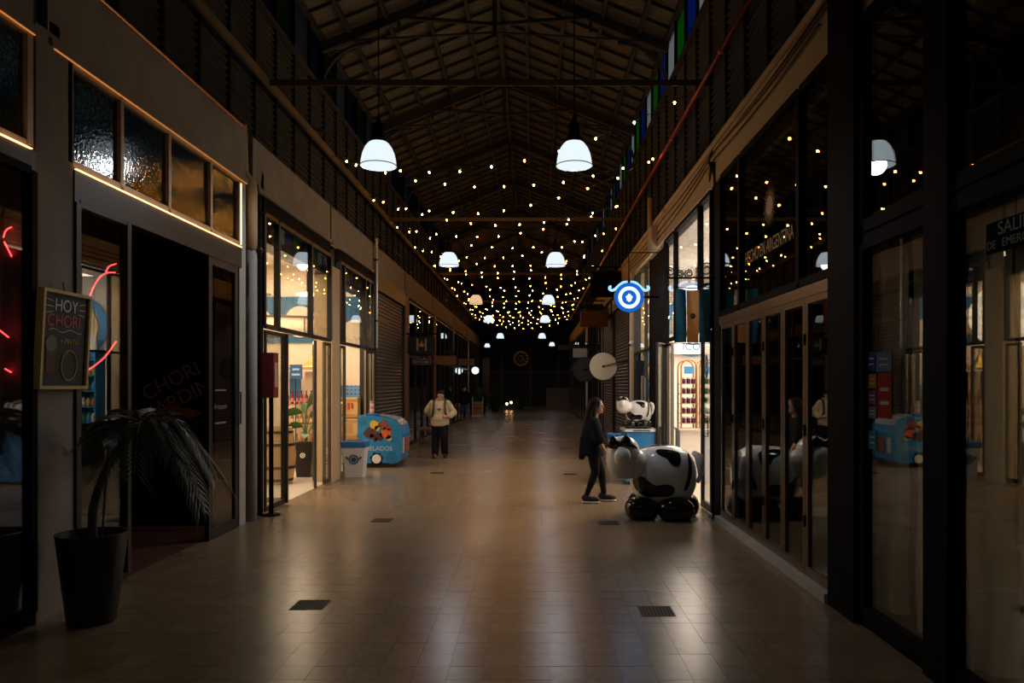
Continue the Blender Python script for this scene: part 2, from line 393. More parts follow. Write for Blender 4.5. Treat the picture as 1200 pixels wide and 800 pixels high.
# louvered shutters between mullions, coloured panes above
panes = [glass('pane_%s' % n, c, rough=.2, boost=.5, diff=.85, dcol=d) for n, c, d in
         (('white', (.5, .55, .55), (.62, .66, .66)), ('green', (.1, .4, .1), (.06, .34, .05)), ('blue', (.06, .16, .5), (.03, .12, .42)))]
def louver_mesh(x, sd, wid, y0):
    m = MB(); vs = []; n = 22; zz0, zz1 = 5.02, 7.15
    for i in range(n):
        za = zz0+(zz1-zz0)*i/n; zb = zz0+(zz1-zz0)*(i+1)/n
        for yy in (y0+.03, y0+wid-.03):
            vs += [(x-sd*.05, yy, za), (x, yy, zb-.012), (x-sd*.05, yy, zb)]
    m.add(vs, [f for i in range(n) for f in ((6*i, 6*i+1, 6*i+4, 6*i+3), (6*i+1, 6*i+2, 6*i+5, 6*i+4))])
    return m
LW = .86
for sd, x, par, pm in ((-1, ULX, wl, 0), (1, URX, wr, 1)):
    me = louver_mesh(x, sd, LW, 0).mesh('louver_panel', louv_m)
    mu = B(min(x, x-sd*.055), max(x, x-sd*.055), -.025, .025, 5.0, 8.2).mesh('mullion', black_metal)
    pn = [B(x-.006, x+.006, .03, LW-.03, 7.2, 8.12).mesh('colour_pane', p) for p in panes]
    for i in range(56):
        y0 = 1.8+i*LW
        for nm, d in (('louver_panel', me), ('mullion', mu), ('colour_pane', pn[(i*2+pm) % 3])):
            o = bpy.data.objects.new(nm, d); COL.objects.link(o); o.parent = par; o.location = (0, y0, 0)
    B(x-.02+sd*.06, x+.02+sd*.06, -3, 52, 5.0, 7.2).build('backing', dark_wall, par)
    B(min(x-sd*.1, x+sd*.1), max(x-sd*.1, x+sd*.1), -3, 52, 7.14, 7.2).build('window_sill', dark_wall, par)
    B(min(x-sd*.08, x+sd*.25), max(x-sd*.08, x+sd*.25), -3, 52, 8.1, 8.22).build('wall_plate', rafter_m, par)
    B(min(x, x+sd*.3), max(x, x+sd*.3), -3, 1.8, 7.1, 8.2).build('blank_panel', dark_wall, par)
# rails and pipes
o = MB().bar((ULX+.2, 2, 6.02), (ULX+.2, 49, 6.02), .05, .12).build('wall_rail', ochre); tag(o, 'ochre flat steel rail running high along the left wall', 'rail')
rp = thing('fire_pipe', 'dark red sprinkler pipe running high along the right wall', 'pipe', (XR-.06, 3, 5.95))
MB().tube([(XR-.06, 2, 5.95), (XR-.06, 48, 5.95)], .035, 10).build('pipe', redpipe, rp, True)
for y in (6, 9.3, 12.6, 16, 19.5, 23, 27): MB().tube([(XR-.06, y-.05, 5.95), (XR-.06, y+.05, 5.95)], .045, 10).build('coupling', redpipe, rp, True)
for i, y in enumerate((7.8, 12.6)):
    tag(MB().bar((ULX, y, 6.2), (ULX+.45, y+.05, 6.02), .03, .05).build('rail_bracket', ochre), 'thin ochre bracket holding the wall rail, %s' % ('nearer one' if i == 0 else 'second one beside the cross tie'), 'bracket', 'rail brackets')
# cables along the right fascia
def cable(pts, lab, r=.011, m=None, smooth=6):
    P = []
    for i in range(len(pts)-1):
        a, b = Vector(pts[i]), Vector(pts[i+1])
        for j in range(smooth):
            t = j/smooth; p = a.lerp(b, t); p.z -= .05*math.sin(PI*t)*min(1, (b-a).length/4); P.append(p)
    P.append(Vector(pts[-1])); tag(MB().tube(P, r, 6).build('cable', m or black), lab, 'cable', 'cables on the right fascia')
cable([(XR-.02, 5.9, 4.90), (XR-.02, 10.1, 4.88), (XR-.02, 13.7, 4.84), (XR-.02, 18.5, 4.8)], 'uppermost black cable clipped along the right fascia')
cable([(XR-.03, 5.9, 4.83), (XR-.02, 9.7, 4.86), (XR-.02, 13.6, 4.70), (XR-.02, 18.5, 4.72)], 'middle black cable clipped along the right fascia')
cable([(XR-.03, 6.2, 4.76), (XR-.02, 10.0, 4.76), (XR-.02, 14.2, 4.58), (XR-.02, 18.5, 4.62)], 'lowest black cable sagging along the right fascia')
jb = thing('junction_box', 'small dark junction box with tangled wires on right fascia', 'junction box', (XR-.04, 9.95, 4.6))
B(XR-.07, XR, 9.88, 10.0, 4.58, 4.72).build('box', black, jb)
MB().tube([(XR-.05, 9.9, 4.58), (XR-.06, 9.95, 4.48), (XR-.04, 10.02, 4.55), (XR-.05, 9.97, 4.62), (XR-.08, 9.9, 4.74), (XR-.04, 9.86, 4.86)], .012, 6).build('wire', black, jb, True)

cp_ = thing('wall_conduit', 'cream conduit with box rising over the black right column', 'conduit', (XR-.06, 14.7, 4.4))
B(XR-.12, XR, 14.45, 14.75, 4.38, 4.85).build('box', plaster, cp_); MB().tube([(XR-.08, 14.9, 4.4), (XR-.08, 14.9, 5.5)], .05, 10).build('tube', plaster, cp_, True)
cp_ = thing('wall_conduit', 'thin pale conduit on the left wall before the roller shutter', 'conduit', (XL+.06, 17.0, 2.6))
MB().tube([(XL+.06, 17.0, 2.6), (XL+.06, 17.0, 5.1)], .03, 8).build('tube', white_p, cp_, True)
for z in (3.2, 4.6): B(XL, XL+.1, 16.96, 17.04, z, z+.03).build('clip', dark_metal, cp_)

# ------------------------------------------------------------------ shop shells
def shell(nm, x0, x1, y0, y1, zc, wm, fm, cm, label, faces='xyzf'):
    t = struct(nm, (0, 0, 0), label)
    B(x0, x1, y0, y1, -.08, .004 if fm is not None else 0).build('shop_floor', fm, t)
    B(x0, x1, y0, y1, zc, zc+.1).build('shop_ceiling', cm, t)
    B(x0-.06, x1+.06, y1, y1+.08, -.05, zc+.1).build('end_wall', wm, t)
    B(x0-.06, x1+.06, y0-.08, y0, -.05, zc+.1).build('near_wall', wm, t)
    xb = x0 if x0 < -3.7 else x1
    B(xb-.05, xb+.05, y0, y1, -.05, zc+.1).build('back_wall', wm, t)
    return t
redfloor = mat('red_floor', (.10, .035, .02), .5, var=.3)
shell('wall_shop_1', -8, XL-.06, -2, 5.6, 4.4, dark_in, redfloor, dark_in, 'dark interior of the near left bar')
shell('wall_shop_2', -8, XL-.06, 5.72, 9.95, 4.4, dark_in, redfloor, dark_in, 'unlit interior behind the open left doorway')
L2s = shell('wall_shop_3', -9, XL-.06, 10.05, 17.1, 4.5, cream, shopfloor, cream, 'cream and blue interior of the lit left shop')
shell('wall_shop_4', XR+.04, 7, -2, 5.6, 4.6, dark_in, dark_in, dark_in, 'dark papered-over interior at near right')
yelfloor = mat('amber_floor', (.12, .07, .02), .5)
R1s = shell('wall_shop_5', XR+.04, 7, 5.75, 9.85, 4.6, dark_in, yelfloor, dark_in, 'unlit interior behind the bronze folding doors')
R2s = shell('wall_shop_6', XR+.04, 8, 9.98, 18.3, 4.42, white_wall, shopfloor, white_wall, 'white interior of the lit right shop')
# piers
for nm, x0, x1, y0, y1, z1, m, par in (('pier', XL-.3, XL+.02, 5.42, 5.86, 4.4, concrete, wl), ('pier', XL-.3, XL, 9.22, 9.42, 4.3, grey_pl, wl), ('pier', XL-.3, XL-.08, 9.42, 9.98, 4.3, black_metal, wl),
        ('pier', XL-.3, XL+.03, 13.38, 13.9, 3.9, plaster, wl), ('pier', XL-.3, XL, 16.88, 17.05, 4.3, dark_metal, wl), ('pier', XL-.3, XL+.05, 20.9, 21.5, 4.3, rust, wl),
        ('pier', XL-.3, XL+.05, 27.0, 27.5, 4.3, rust, wl), ('pier', XL-.3, XL+.05, 33.4, 33.9, 4.3, dark_metal, wl), ('pier', XL-.3, XL+.05, 41, 41.5, 4.3, plaster, wl),
        ('pier', XR-.07, XR+.3, 5.45, 5.93, 8.1, black_metal, wr), ('pier', XR-.02, XR+.3, 9.55, 9.98, 4.4, black_metal, wr), ('pier', XR-.02, XR+.07, 13.6, 15.2, 4.3, black_metal, wr),
        ('pier', XR, XR+.4, 17.6, 18.75, 4.4, plaster, wr), ('pier', XR, XR+.4, 26, 26.3, 4.4, plaster, wr), ('pier', XR, XR+.4, 33, 33.3, 4.4, plaster, wr)):
    B(x0, x1, y0, y1, 0, z1).build(nm, m, par)
B(XR-.09, XR+.06, 5.95, 9.55, 0, .075).build('kerb', mat('stone_kerb', (.42, .40, .38), .7), wr)
B(XR-.02, XR+.06, 2, 5.45, 0, .1).build('kerb', black_metal, wr)

# ------------------------------------------------------------------ glazed fronts
wn = [0]; dn = [0]
def front(X, cols, rows, fm, gm, label, skip=(), w=.06, d=.08, frames=True):
    """cols: Y breakpoints, rows: Z breakpoints; each mullion, transom and pane is a part"""
    wn[0] += 1; t = struct('window_%d' % wn[0], (X, cols[0], rows[0]), label)
    for y in cols: B(X-d/2, X+d/2, y-w/2, y+w/2, rows[0], rows[-1]).build('mullion', fm, t)
    for z in rows:
        for i in range(len(cols)-1):
            if ('t', i, z) in skip: continue
            B(X-d/2+.004, X+d/2-.004, cols[i]+w/2, cols[i+1]-w/2, z-w/2, z+w/2).build('transom', fm, t)
    for i in range(len(cols)-1):
        for j in range(len(rows)-1):
            if (i, j) in skip: continue
            B(X-.004, X+.004, cols[i]+w/2, cols[i+1]-w/2, rows[j]+w/2, rows[j+1]-w/2).build('pane', gm, t)
    return t
def leaf(hx, hy, wid, ang, z0, z1, fm, gm, label, w=.055, d=.045, handle=True, rails=()):
    """door leaf hinged at (hx,hy); ang 0 runs along +Y"""
    dn[0] += 1; t = struct('door_%d' % dn[0], (hx, hy, z0), label); t.rotation_euler = (0, 0, ang); h = z1-z0
    for y in (w/2, wid-w/2): B(-d/2, d/2, y-w/2, y+w/2, 0, h).build('stile', fm, t, local=True)
    for z, ww in ((w*.7, w*1.4), (h-w/2, w))+tuple((r, w) for r in rails): B(-d/2, d/2, w, wid-w, z-ww/2, z+ww/2).build('rail', fm, t, local=True)
    B(-.004, .004, w, wid-w, w*1.4, h-w).build('pane', gm, t, local=True)
    if handle: MB().tube([(d/2, wid-w/2, h*.40), (d/2+.05, wid-w/2, h*.40), (d/2+.05, wid-w/2, h*.52), (d/2, wid-w/2, h*.52)], .01, 6).build('handle', dark_metal, t, local=True)
    return t
# left bar, nearest
front(XL, [2.0, 3.6, 5.38], [.1, 3.3], black_metal, dkglass, 'dark bar window with red neon at far left')
front(XL-.02, [2.0, 4.0, 5.36], [3.48, 4.3], woodframe, pebble, 'amber framed pebbled transom at far left')
B(XL-.1, XL+.02, -2, 5.42, 3.3, 3.45).build('header', dark_metal, wl)
# left doorway bay
front(XL, [5.9, 6.64], [.06, 3.2], dark_metal, dkglass, 'narrow fixed glass panel beside the dark doorway')
leaf(XL, 8.3, .82, 0, .0, 3.2, dark_metal, dkglass, 'dark glass door leaf at the far side of the doorway', w=.09)
B(XL-.1, XL+.03, 5.86, 9.22, 3.2, 3.45).build('header', dark_metal, wl)
front(XL-.02, [5.82, 6.56, 7.42, 8.38, 9.18], [3.5, 4.28], woodframe, pebble, 'amber framed pebbled glass transom over the dark doorway', w=.05)
led = emis('led_strip', (1, .50, .17), 3.6); led2 = emis('led_strip_dim', (1, .34, .07), .45)
tag(B(XL+.03, XL+.045, 5.86, 9.2, 3.452, 3.458).build('led_strip', led), 'glowing amber light strip below the pebbled transom over doorway', 'light strip', 'amber light strips')
tag(B(XL+.02, XL+.035, 2, 5.36, 3.452, 3.458).build('led_strip', led), 'glowing amber light strip under the far left transom', 'light strip', 'amber light strips')
tag(B(XL+.02, XL+.03, 5.62, 9.4, 4.290, 4.296).build('led_strip', led2), 'dim amber light strip under the fascia above doorway', 'light strip', 'amber light strips')
tag(B(XL+.02, XL+.03, 2, 5.4, 4.290, 4.296).build('led_strip', led2), 'dim amber light strip under the fascia at far left', 'light strip', 'amber light strips')
tag(B(XL+.005, XL+.012, 9.235, 9.26, 3.5, 4.26).build('led_strip', led), 'upright amber light strip on the jamb beside the downpipe', 'light strip', 'amber light strips')
tag(MB().tube([(XL-.03, 2, 5.02), (XL-.03, 9.45, 5.02)], .022, 8).build('conduit', mat('orange_lit_tube', (.5, .2, .06), .35, .8)), 'conduit coloured as lit orange along the top edge of the left fascia', 'conduit')  # orange light along the fascia edge is put into this tube's colour
# left lit shop
al_l = 'left shop'
front(XL, [10.02, 10.58, 12.15, 13.3], [2.55, 4.06], dark_metal, clear, 'upper glazing of the lit left shop before the plaster column')
front(XL, [13.95, 14.27, 16.05, 16.85], [2.55, 4.06], dark_metal, clear, 'upper glazing of the lit left shop beyond the plaster column')
B(XL-.06, XL+.0, 9.98, 13.36, 4.09, 4.3).build('header', black_metal, wl); B(XL-.06, XL, 13.9, 16.88, 4.09, 4.3).build('header', black_metal, wl)
for y0, y1 in ((10.06, 13.36), (13.92, 16.86)): B(XL-.34, XL-.08, y0, y1, 3.74, 4.3).build('bulkhead', dark_metal, wl)
leaf(XL, 10.05, .8, 0, .02, 2.5, dark_metal, clear, 'closed glass leaf beside the red box', handle=False)
leaf(XL+.05, 10.9, .8, PI/2, .02, 2.5, alu, clear, 'glass leaf folded back into the lit left shop', handle=False)
leaf(XL-.02, 12.5, .42, .35, .02, 2.5, alu, clear, 'aluminium leaf half folded at the left shop doorway', handle=False)
leaf(XL, 12.92, .40, 0, .02, 2.5, alu, clear, 'closed aluminium leaf against the plaster column', handle=False)
leaf(XL, 13.95, .42, 0, .02, 2.5, alu, clear, 'closed aluminium leaf behind the white bin', handle=False)
leaf(XL, 16.1, .4, -.3, .02, 2.5, alu, clear, 'aluminium leaf behind the ice cream freezer', handle=False)
leaf(XL+.02, 16.5, .38, 0, .02, 2.5, alu, clear, 'aluminium leaf before the roller shutter', handle=False)
# right near bay
front(XR, [2.3, 4.38, 5.42], [.1, 2.78], black_metal, dkglass, 'paper backed shop window at near right', w=.1)
front(XR, [2.3, 4.38, 5.42], [2.9, 4.4], black_metal, dkglass, 'dark upper glazing at near right', w=.09)
B(XR-.02, XR+.08, 2, 5.45, 2.78, 2.92).build('header', black_metal, wr)
B(XR-.06, XR+.1, 4.24, 4.5, 0, 4.44).build('post', black_metal, wr)
# folding doors
B(XR-.03, XR+.05, 5.95, 9.55, 2.52, 2.62).build('header', bronze, wr)
yy = 5.96
for i in range(6):
    leaf(XR, yy+.59*i, .585, 0, .08, 2.52, bronze, dkglass, 'bronze framed folding glass leaf, number %d counted from the black pier' % (i+1), w=.06, handle=False)
for i in (1, 3, 5):
    for z in (.5, 1.3, 2.1): B(XR-.035, XR-.02, yy+.59*i-.012, yy+.59*i+.012, z, z+.1).build('hinge', black_metal, wr)
front(XR, [5.96, 6.7, 8.62, 9.52], [2.66, 4.4], black_metal, dkglass, 'dark upper glazing over the bronze folding doors', w=.07)
# right lit shop
front(XR, [10.02, 10.75, 12.6, 13.55], [2.55, 4.36], black_metal, clear, 'upper glazing of the lit right shop behind the flag', w=.06)
leaf(XR, 10.02, .62, 0, .02, 2.5, dark_metal, clear, 'closed glass leaf with a blue oval sticker under flag', w=.07)
leaf(XR-.02, 13.5, .55, PI*.86, .02, 2.5, alu, clear, 'aluminium leaf folded back by the black column', handle=False)
leaf(XR+.02, 13.0, .5, 0, .02, 2.5, alu, clear, 'closed aluminium leaf by the black column', handle=False)
front(XR, [15.24, 15.9, 17.0, 17.58], [.9, 2.5, 4.3], dark_metal, clear, 'display window behind the small cow', w=.05)
B(XR-.02, XR+.05, 15.2, 17.6, 0, .9).build('stall_riser', dark_wall, wr)
# roller shutters
def shutter(nm, X, sd, y0, y1, z1, lab, n):
    t = struct(nm, (X, y0, 0), lab); h = z1/n
    sl = MB(); a = [(0, 0), (.018, h*.25), (.018, h*.7), (0, h*.95), (0, h)]
    vs = []
    for p, q in a[:-1]:
        for yy in (0, y1-y0): vs.append((-sd*p, yy, q))
    sl.add(vs, [(0, 1, 3, 2), (2, 3, 5, 4), (4, 5, 7, 6)]); me = sl.mesh('slat', mat('shutter_paint', (.075, .055, .038), .45, .3, var=.2))
    for i in range(n):
        o = bpy.data.objects.new('slat', me); COL.objects.link(o); o.parent = t; o.location = (0, 0, i*h)
    B(min(X, X+sd*.05), max(X, X+sd*.05), y0, y1, 0, z1).build('backing', dark_wall, t)
    B(min(X-sd*.1, X), max(X-sd*.1, X), y0, y1, z1, z1+.35).build('shutter_box', dark_metal, t)
    for y in (y0, y1): B(min(X-sd*.05, X), max(X-sd*.05, X), y-.04, y+.04, 0, z1).build('guide', dark_metal, t)
shutter('door_41', XL-.03, -1, 17.1, 20.85, 3.95, 'dark brown roller shutter beyond the ice cream freezer', 44)
shutter('door_42', XR+.03, 1, 18.85, 22.2, 3.9, 'dark brown roller shutter behind the white disc sign', 44)
shutter('door_43', XR+.03, 1, 22.5, 25.9, 3.9, 'roller shutter behind the woman, farther one', 44)

# ------------------------------------------------------------------ dark bays farther down the hall
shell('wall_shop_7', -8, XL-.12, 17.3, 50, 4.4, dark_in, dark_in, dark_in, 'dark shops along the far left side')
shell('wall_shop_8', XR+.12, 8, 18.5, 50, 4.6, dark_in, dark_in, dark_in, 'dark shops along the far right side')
for (a, b, lab) in ((21.6, 26.9, 'beside the hanging letter sign'), (27.6, 33.3, 'third dark bay on the left'), (34.0, 40.9, 'fourth dark bay on the left'), (41.6, 49.5, 'last dark bay on the left')):
    n = 4; front(XL, [a+(b-a)*i/n for i in range(n+1)], [.05, 2.6, 4.2], dark_metal, dkglass, 'dark steel framed shopfront, '+lab)
for (a, b, lab) in ((26.4, 32.9, 'behind the far white sign'), (33.4, 41, 'second to last on the right'), (41.2, 49.5, 'last on the right')):
    n = 4; front(XR, [a+(b-a)*i/n for i in range(n+1)], [.05, 2.6, 4.3], dark_metal, dkglass, 'dark steel framed shopfront, '+lab)
# cross hall at the far end
wb = struct('wall_back', (0, 63, 0), 'dark end wall of the far cross hall')
B(-16, 16, 63, 63.3, 0, 12).build('wall_face', dark_wall, wb)
for z in (2.7, 4.6, 6.0): B(-16, 16, 62.8, 63, z, z+.18).build('ledge', mat('dark_brown', (.05, .035, .025), .6), wb)
for i in range(9): B(-10+i*2.4, -9.7+i*2.4, 62.75, 63, 0, 6).build('pilaster', mat('dark_brown', (.05, .035, .025), .6), wb)
B(-4.2, -3.6, 61, 62, 0, 4).build('door_case', rust, wb)
sc2 = struct('ceiling_far', (0, 50, 0), 'dark roof of the far cross hall')
B(-16, 16, 50, 63.3, 11, 11.2).build('roof_slab', dark_wall, sc2)
for x0, x1 in ((-16, -8.1), (8.1, 16)): B(x0, x1, 50, 50.2, 0, 11).build('side_wall', dark_wall, sc2)
for x in (-16, 16): B(x-.1, x+.1, 50, 63.2, 0, 11).build('end_wall', dark_wall, sc2)
B(-8.1, ULX, 50, 50.2, 0, 11).build('side_wall', dark_wall, sc2); B(URX, 8.1, 50, 50.2, 0, 11).build('side_wall', dark_wall, sc2)
B(ULX, URX, 50, 50.2, 9.6, 11).build('side_wall', dark_wall, sc2)
B(-16, 16, -3.2, -3, -.2, 10).build('near_light_stop', dark_wall).__setitem__('kind', 'structure')  # unseen wall added to keep the near end light-tight; the hall continues there
st = thing('staircase', 'grey stair rising at the far end of the hall', 'staircase', (1.9, 55.5, 0))
for i in range(9): B(1.0, 2.9, 55.5+i*.3, 58.6, i*.17, (i+1)*.17).build('step', mat('stair_stone', (.30, .29, .27), .6), st)
ck = thing('station_clock', 'large round open metal clock hanging at the far end', 'clock', (-.93, 56, 3.2))
Mck = rotM((-.93, 56, 3.75), ON_F)
ring_poly(MB(), .48, .55, .08, Mck).build('rim', mat('clock_metal', (.35, .33, .3), .4, .6), ck)
ring_poly(MB(), .2, .23, .05, Mck).build('inner_ring', MATS['clock_metal'], ck)
for i in range(12):
    a = i*PI/6; MB().bar(Mck @ Vector((.36*math.cos(a), .36*math.sin(a), .03)), Mck @ Vector((.49*math.cos(a), .49*math.sin(a), .03)), .05, .03, (0, 1, 0)).build('hour_mark', MATS['clock_metal'], ck)
for a, l in ((1.2, .25), (-.5, .4)): MB().bar(Mck @ Vector((0, 0, .06)), Mck @ Vector((l*math.cos(a), l*math.sin(a), .06)), .04, .02, (0, 1, 0)).build('hand', MATS['clock_metal'], ck)
MB().bar((-.93, 56, 4.3), (-.93, 56, 11), .03).build('hanger', black_metal, ck)
warmE = emis('far_glow', (1, .52, .22), 9)
for i, (px, py) in enumerate(((594, 473), (599, 471.5))):
    y = 53.0; x = (px-VX)*y/F; z = CH-(py-VY)*y/F
    c = thing('candle_lamp', 'small glowing table lamp at the far end, %s' % ('the one nearer the left wall' if i == 0 else 'the one nearer the clock'), 'lamp', (x, y, z-.12), 'far table lamps')
    MB().lathe([(.06, 0), (.06, .02), (.015, .03), (.015, .1)], 10, (x, y, z-.12)).build('base', black, c)
    MB().ell((x, y, z), (.09, .09, .08), 10, 6).build('glow_shade', warmE, c, True)
def table(x, y, lab, wx=1.2, wy=.7, z=.42, m=black):
    t = thing('table', lab, 'table', (x, y, 0)); B(x-wx/2, x+wx/2, y-wy/2, y+wy/2, z-.04, z).build('top', m, t)
    for sx in (-1, 1):
        for sy in (-1, 1): MB().bar((x+sx*(wx/2-.06), y+sy*(wy/2-.06), 0), (x+sx*(wx/2-.06), y+sy*(wy/2-.06), z-.04), .04).build('leg', m, t)
    return t
table(-1.75, 53, 'low dark table under the two glowing far lamps', 1.6, .8, .26)
t = thing('display_stand', 'far white goods stand with crates beside the lit round sign', 'stand', (-3.15, 41, 0))
B(-3.35, -2.75, 40.7, 41.2, 0, .12).build('base', white_p, t)
for z in (.12, .5): B(-3.3, -2.8, 40.75, 41.15, z, z+.33).build('crate', wood, t)
for x in (-3.33, -2.77): MB().bar((x, 40.7, .1), (x, 40.7, 1.1), .04).build('post', white_p, t)
t = thing('round_sign', 'far glowing pale round shop sign on the left', 'sign', (-3.2, 41, 2.3))
Ms = rotM((-3.2, 41, 2.55), ON_F)
MB().prism(circ(.2), .08, Ms).build('disc', emis('pale_sign', (.75, .95, 1), 1.3), t); MB().bar((-3.2, 41.04, 2.55), (-3.65, 41.04, 2.55), .04).build('arm', black_metal, t)
ring_poly(MB(), .2, .225, .1, Ms).build('rim', black_metal, t)
def bush(x, y, h, lab, r=.5, pot=.3):
    t = thing('potted_bush', lab, 'plant', (x, y, 0), 'far potted plants'); MB().lathe([(pot*.7, 0), (pot, .45), (pot*.9, .45)], 14, (x, y, 0)).build('pot', black, t, 'auto')
    m = MB()
    for i in range(90):
        a, b = random.uniform(0, 2*PI), random.uniform(-.4, 1.4); d = Vector((math.cos(a)*math.cos(b), math.sin(a)*math.cos(b), math.sin(b)))
        p = Vector((x, y, .5))+d*.1; q = p+Vector((d.x*r, d.y*r, d.z*(h-.6)))*random.uniform(.6, 1); s = d.orthogonal().normalized()*.04
        m.add([p-s, p.lerp(q, .5)-s*2, q, p.lerp(q, .5)+s*2], [(0, 1, 2, 3)])
    tag(m.build('foliage', mat('dark_leaf', (.02, .05, .02), .5), t), kind='stuff')
bush(-3.1, 44.5, 1.9, 'dark potted bush at the far left beyond the goods stand'); bush(-2.5, 49, 2.1, 'dark potted bush at the far left by the end'); bush(-1.0, 54, 1.5, 'low dark potted bush under the far clock')
gp_ = thing('street_post', 'pale lit post standing at the far right', 'post', (2.2, 30.5, 0))
MB().tube([(2.2, 30.5, 0), (2.2, 30.5, 4.4)], .05, 8).build('shaft', white_p, gp_, True); MB().lathe([(.1, 0), (.1, .05), (.06, .1)], 12, (2.2, 30.5, 0)).build('foot', white_p, gp_)

# ------------------------------------------------------------------ pendant lamps
shade_m = emis('lamp_shade', (.80, .92, 1), SHADE_E); shade_w = emis('lamp_shade_warm', (1, .62, .36), SHADE_E*.8)
LZ = 4.515
prof = [(.225, 0), (.222, .02), (.215, .08), (.199, .155), (.168, .228), (.128, .28), (.105, .298)]
inner = [(r-.006, z) for r, z in prof]
def shade_mesh(n=40):
    m = MB(); vs = []
    for P in (prof, inner):
        for r, z in P:
            for k in range(n): rr = r*(1+(.008 if k % 2 else -.004)); vs.append((rr*math.cos(2*PI*k/n), rr*math.sin(2*PI*k/n), z))
    q = len(prof); fs = []
    for a in (0, q):
        fs += [((a+i)*n+k, (a+i)*n+(k+1) % n, (a+i+1)*n+(k+1) % n, (a+i+1)*n+k) for i in range(q-1) for k in range(n)]
    fs += [(k, (k+1) % n, q*n+(k+1) % n, q*n+k) for k in range(n)]
    return m.add(vs, fs)
sm = shade_mesh().mesh('shade', shade_m, smooth=True); smw = sm.copy(); smw.materials[0] = shade_w
cap = MB().lathe([(.11, .293), (.11, .34), (.075, .37), (.07, .52), (.03, .56), (.012, .65)], 20).mesh('ballast_cap', black_metal)
rimm = MB().tube([(.228*math.cos(2*PI*k/40), .228*math.sin(2*PI*k/40), .0) for k in range(40)], .006, 6, True).mesh('rim', mat('rim_acrylic', (.6, .65, .7), .3))
def pendant(x, y, lab, z=LZ, warm=False, top=None, e=LAMP_W):
    t = thing('pendant_lamp', lab, 'lamp', (x, y, z), 'dome pendant lamps')
    for nm, me in (('shade', smw if warm else sm), ('ballast_cap', cap), ('rim', rimm)):
        o = bpy.data.objects.new(nm, me); COL.objects.link(o); o.parent = t
    zt = top or (RIDGE_Z-abs(x-RIDGE_X)*(RIDGE_Z-EAVE)/3.22-.2)
    MB().tube([(x, y, z+.64), (x, y, zt)], .008, 6).build('stem', black_metal, t)
    light('lamp_light', 'SPOT', (x, y, z+.005), e, (1, .60, .34) if warm else (.92, .96, 1), t, spot_size=2.95, spot_blend=.4, shadow_soft_size=.12)
ordn = ['first', 'second', 'third', 'fourth', 'fifth']
for i, y in enumerate((9.37, 17.2, 25.3, 32.7, 43.9)):
    for sd, x in (('left', -1.955), ('right', .515)):
        pendant(x, y, '%s white dome pendant of the %s pair counted from the near end' % (sd, ordn[i]), warm=(i == 2 and sd == 'left'), e=LAMP_W*(1 if i < 2 else .8))
for sd, x in (('left', -1.955), ('right', .515)): pendant(x, 1.5, '%s white dome pendant hanging nearly above the camera' % sd, e=LAMP_W*.2)
pendant(-3.6, 58, 'left white dome pendant beyond the far clock', z=4.7, top=11, e=15); pendant(1.45, 58, 'right white dome pendant beyond the far clock', z=4.8, top=11, e=15)

# ------------------------------------------------------------------ strings of bulbs
bulb_m = emis('bulb_glow', (1, .38, .06), BULB_E)
bulb_m.cycles.emission_sampling = 'FRONT'
bulb_me = MB().ell((0, 0, -.03), (.0165, .0165, .02), 8, 5).mesh('bulb', bulb_m, smooth=True)
sock_me = MB().lathe([(.012, -.012), (.014, 0), (.008, .015)], 8).mesh('socket', black)
def ordinal(n): return '%d%s' % (n, 'th' if 10 <= n % 100 <= 20 else {1: 'st', 2: 'nd', 3: 'rd'}.get(n % 10, 'th'))
RA = [(XR-.12, 10.6+3.0*k, 5.95) for k in range(13)]; LA = [(ULX+.25, 13.7+2.95*k, 5.98) for k in range(12)]
chain = []
for k in range(12): chain += [(RA[k], LA[k]), (LA[k], RA[k+1])]
for i, (a, b) in enumerate(chain):
    a, b = Vector(a), Vector(b); n = 11; sag = random.uniform(.5, .66)
    t = thing('string_light', 'string of warm bulbs sagging across the hall, %s from the near end' % ordinal(i+1), 'string light', a, 'bulb strings across the hall')
    def P(u): p = a.lerp(b, u); p.z -= 4*sag*u*(1-u); return p
    MB().tube([P(u/16) for u in range(17)], .006, 5).build('cable', black, t)
    off = random.uniform(.2, .8)
    for j in range(n):
        u = (j+off)/n; p = P(u)-a+Vector((0, random.uniform(-.03, .03), random.uniform(-.02, .01)))
        for nm, me in (('bulb', bulb_me), ('socket', sock_me)):
            o = bpy.data.objects.new(nm, me); COL.objects.link(o); o.parent = t; o.location = p

# ------------------------------------------------------------------ left: pipe, post box, chalkboard, neon, palm
dp = thing('drain_pipe', 'white painted downpipe with elbow beside the lit left shop', 'pipe', (XL+.0, 9.6, 0))
MB().tube([(XL+.0, 9.6, 0), (XL+.0, 9.6, 3.55)], .075, 14).build('pipe', grey_pl, dp, True)
MB().tube([(XL+.0, 9.58, 3.5), (XL+.0, 9.58, 4.25), (XL-.02, 9.58, 4.33), (XL-.12, 9.6, 4.5), (XL-.12, 9.56, 5.1)], [.085, .085, .095, .085, .08], 14).build('elbow', plaster, dp, True)
MB().tube([(XL+.08, 9.58, 3.5), (XL+.07, 9.58, 3.9), (XL+.08, 9.7, 4.1), (XL+.08, 9.62, 4.35)], .008, 6).build('wire', black, dp)
MB().ell((XL+.1, 9.62, 3.5), (.05, .05, .045), 12, 8).build('dome_camera', black, dp, True)
rb = thing('fire_box', 'dark red fire equipment box on a black post', 'fire box', (-3.52, 9.95, 0))
MB().tube([(-3.52, 9.97, 0), (-3.52, 9.97, 2.0)], .03, 10).build('post', black_metal, rb, True)
red_m = mat('dark_red', (.24, .02, .015), .4)
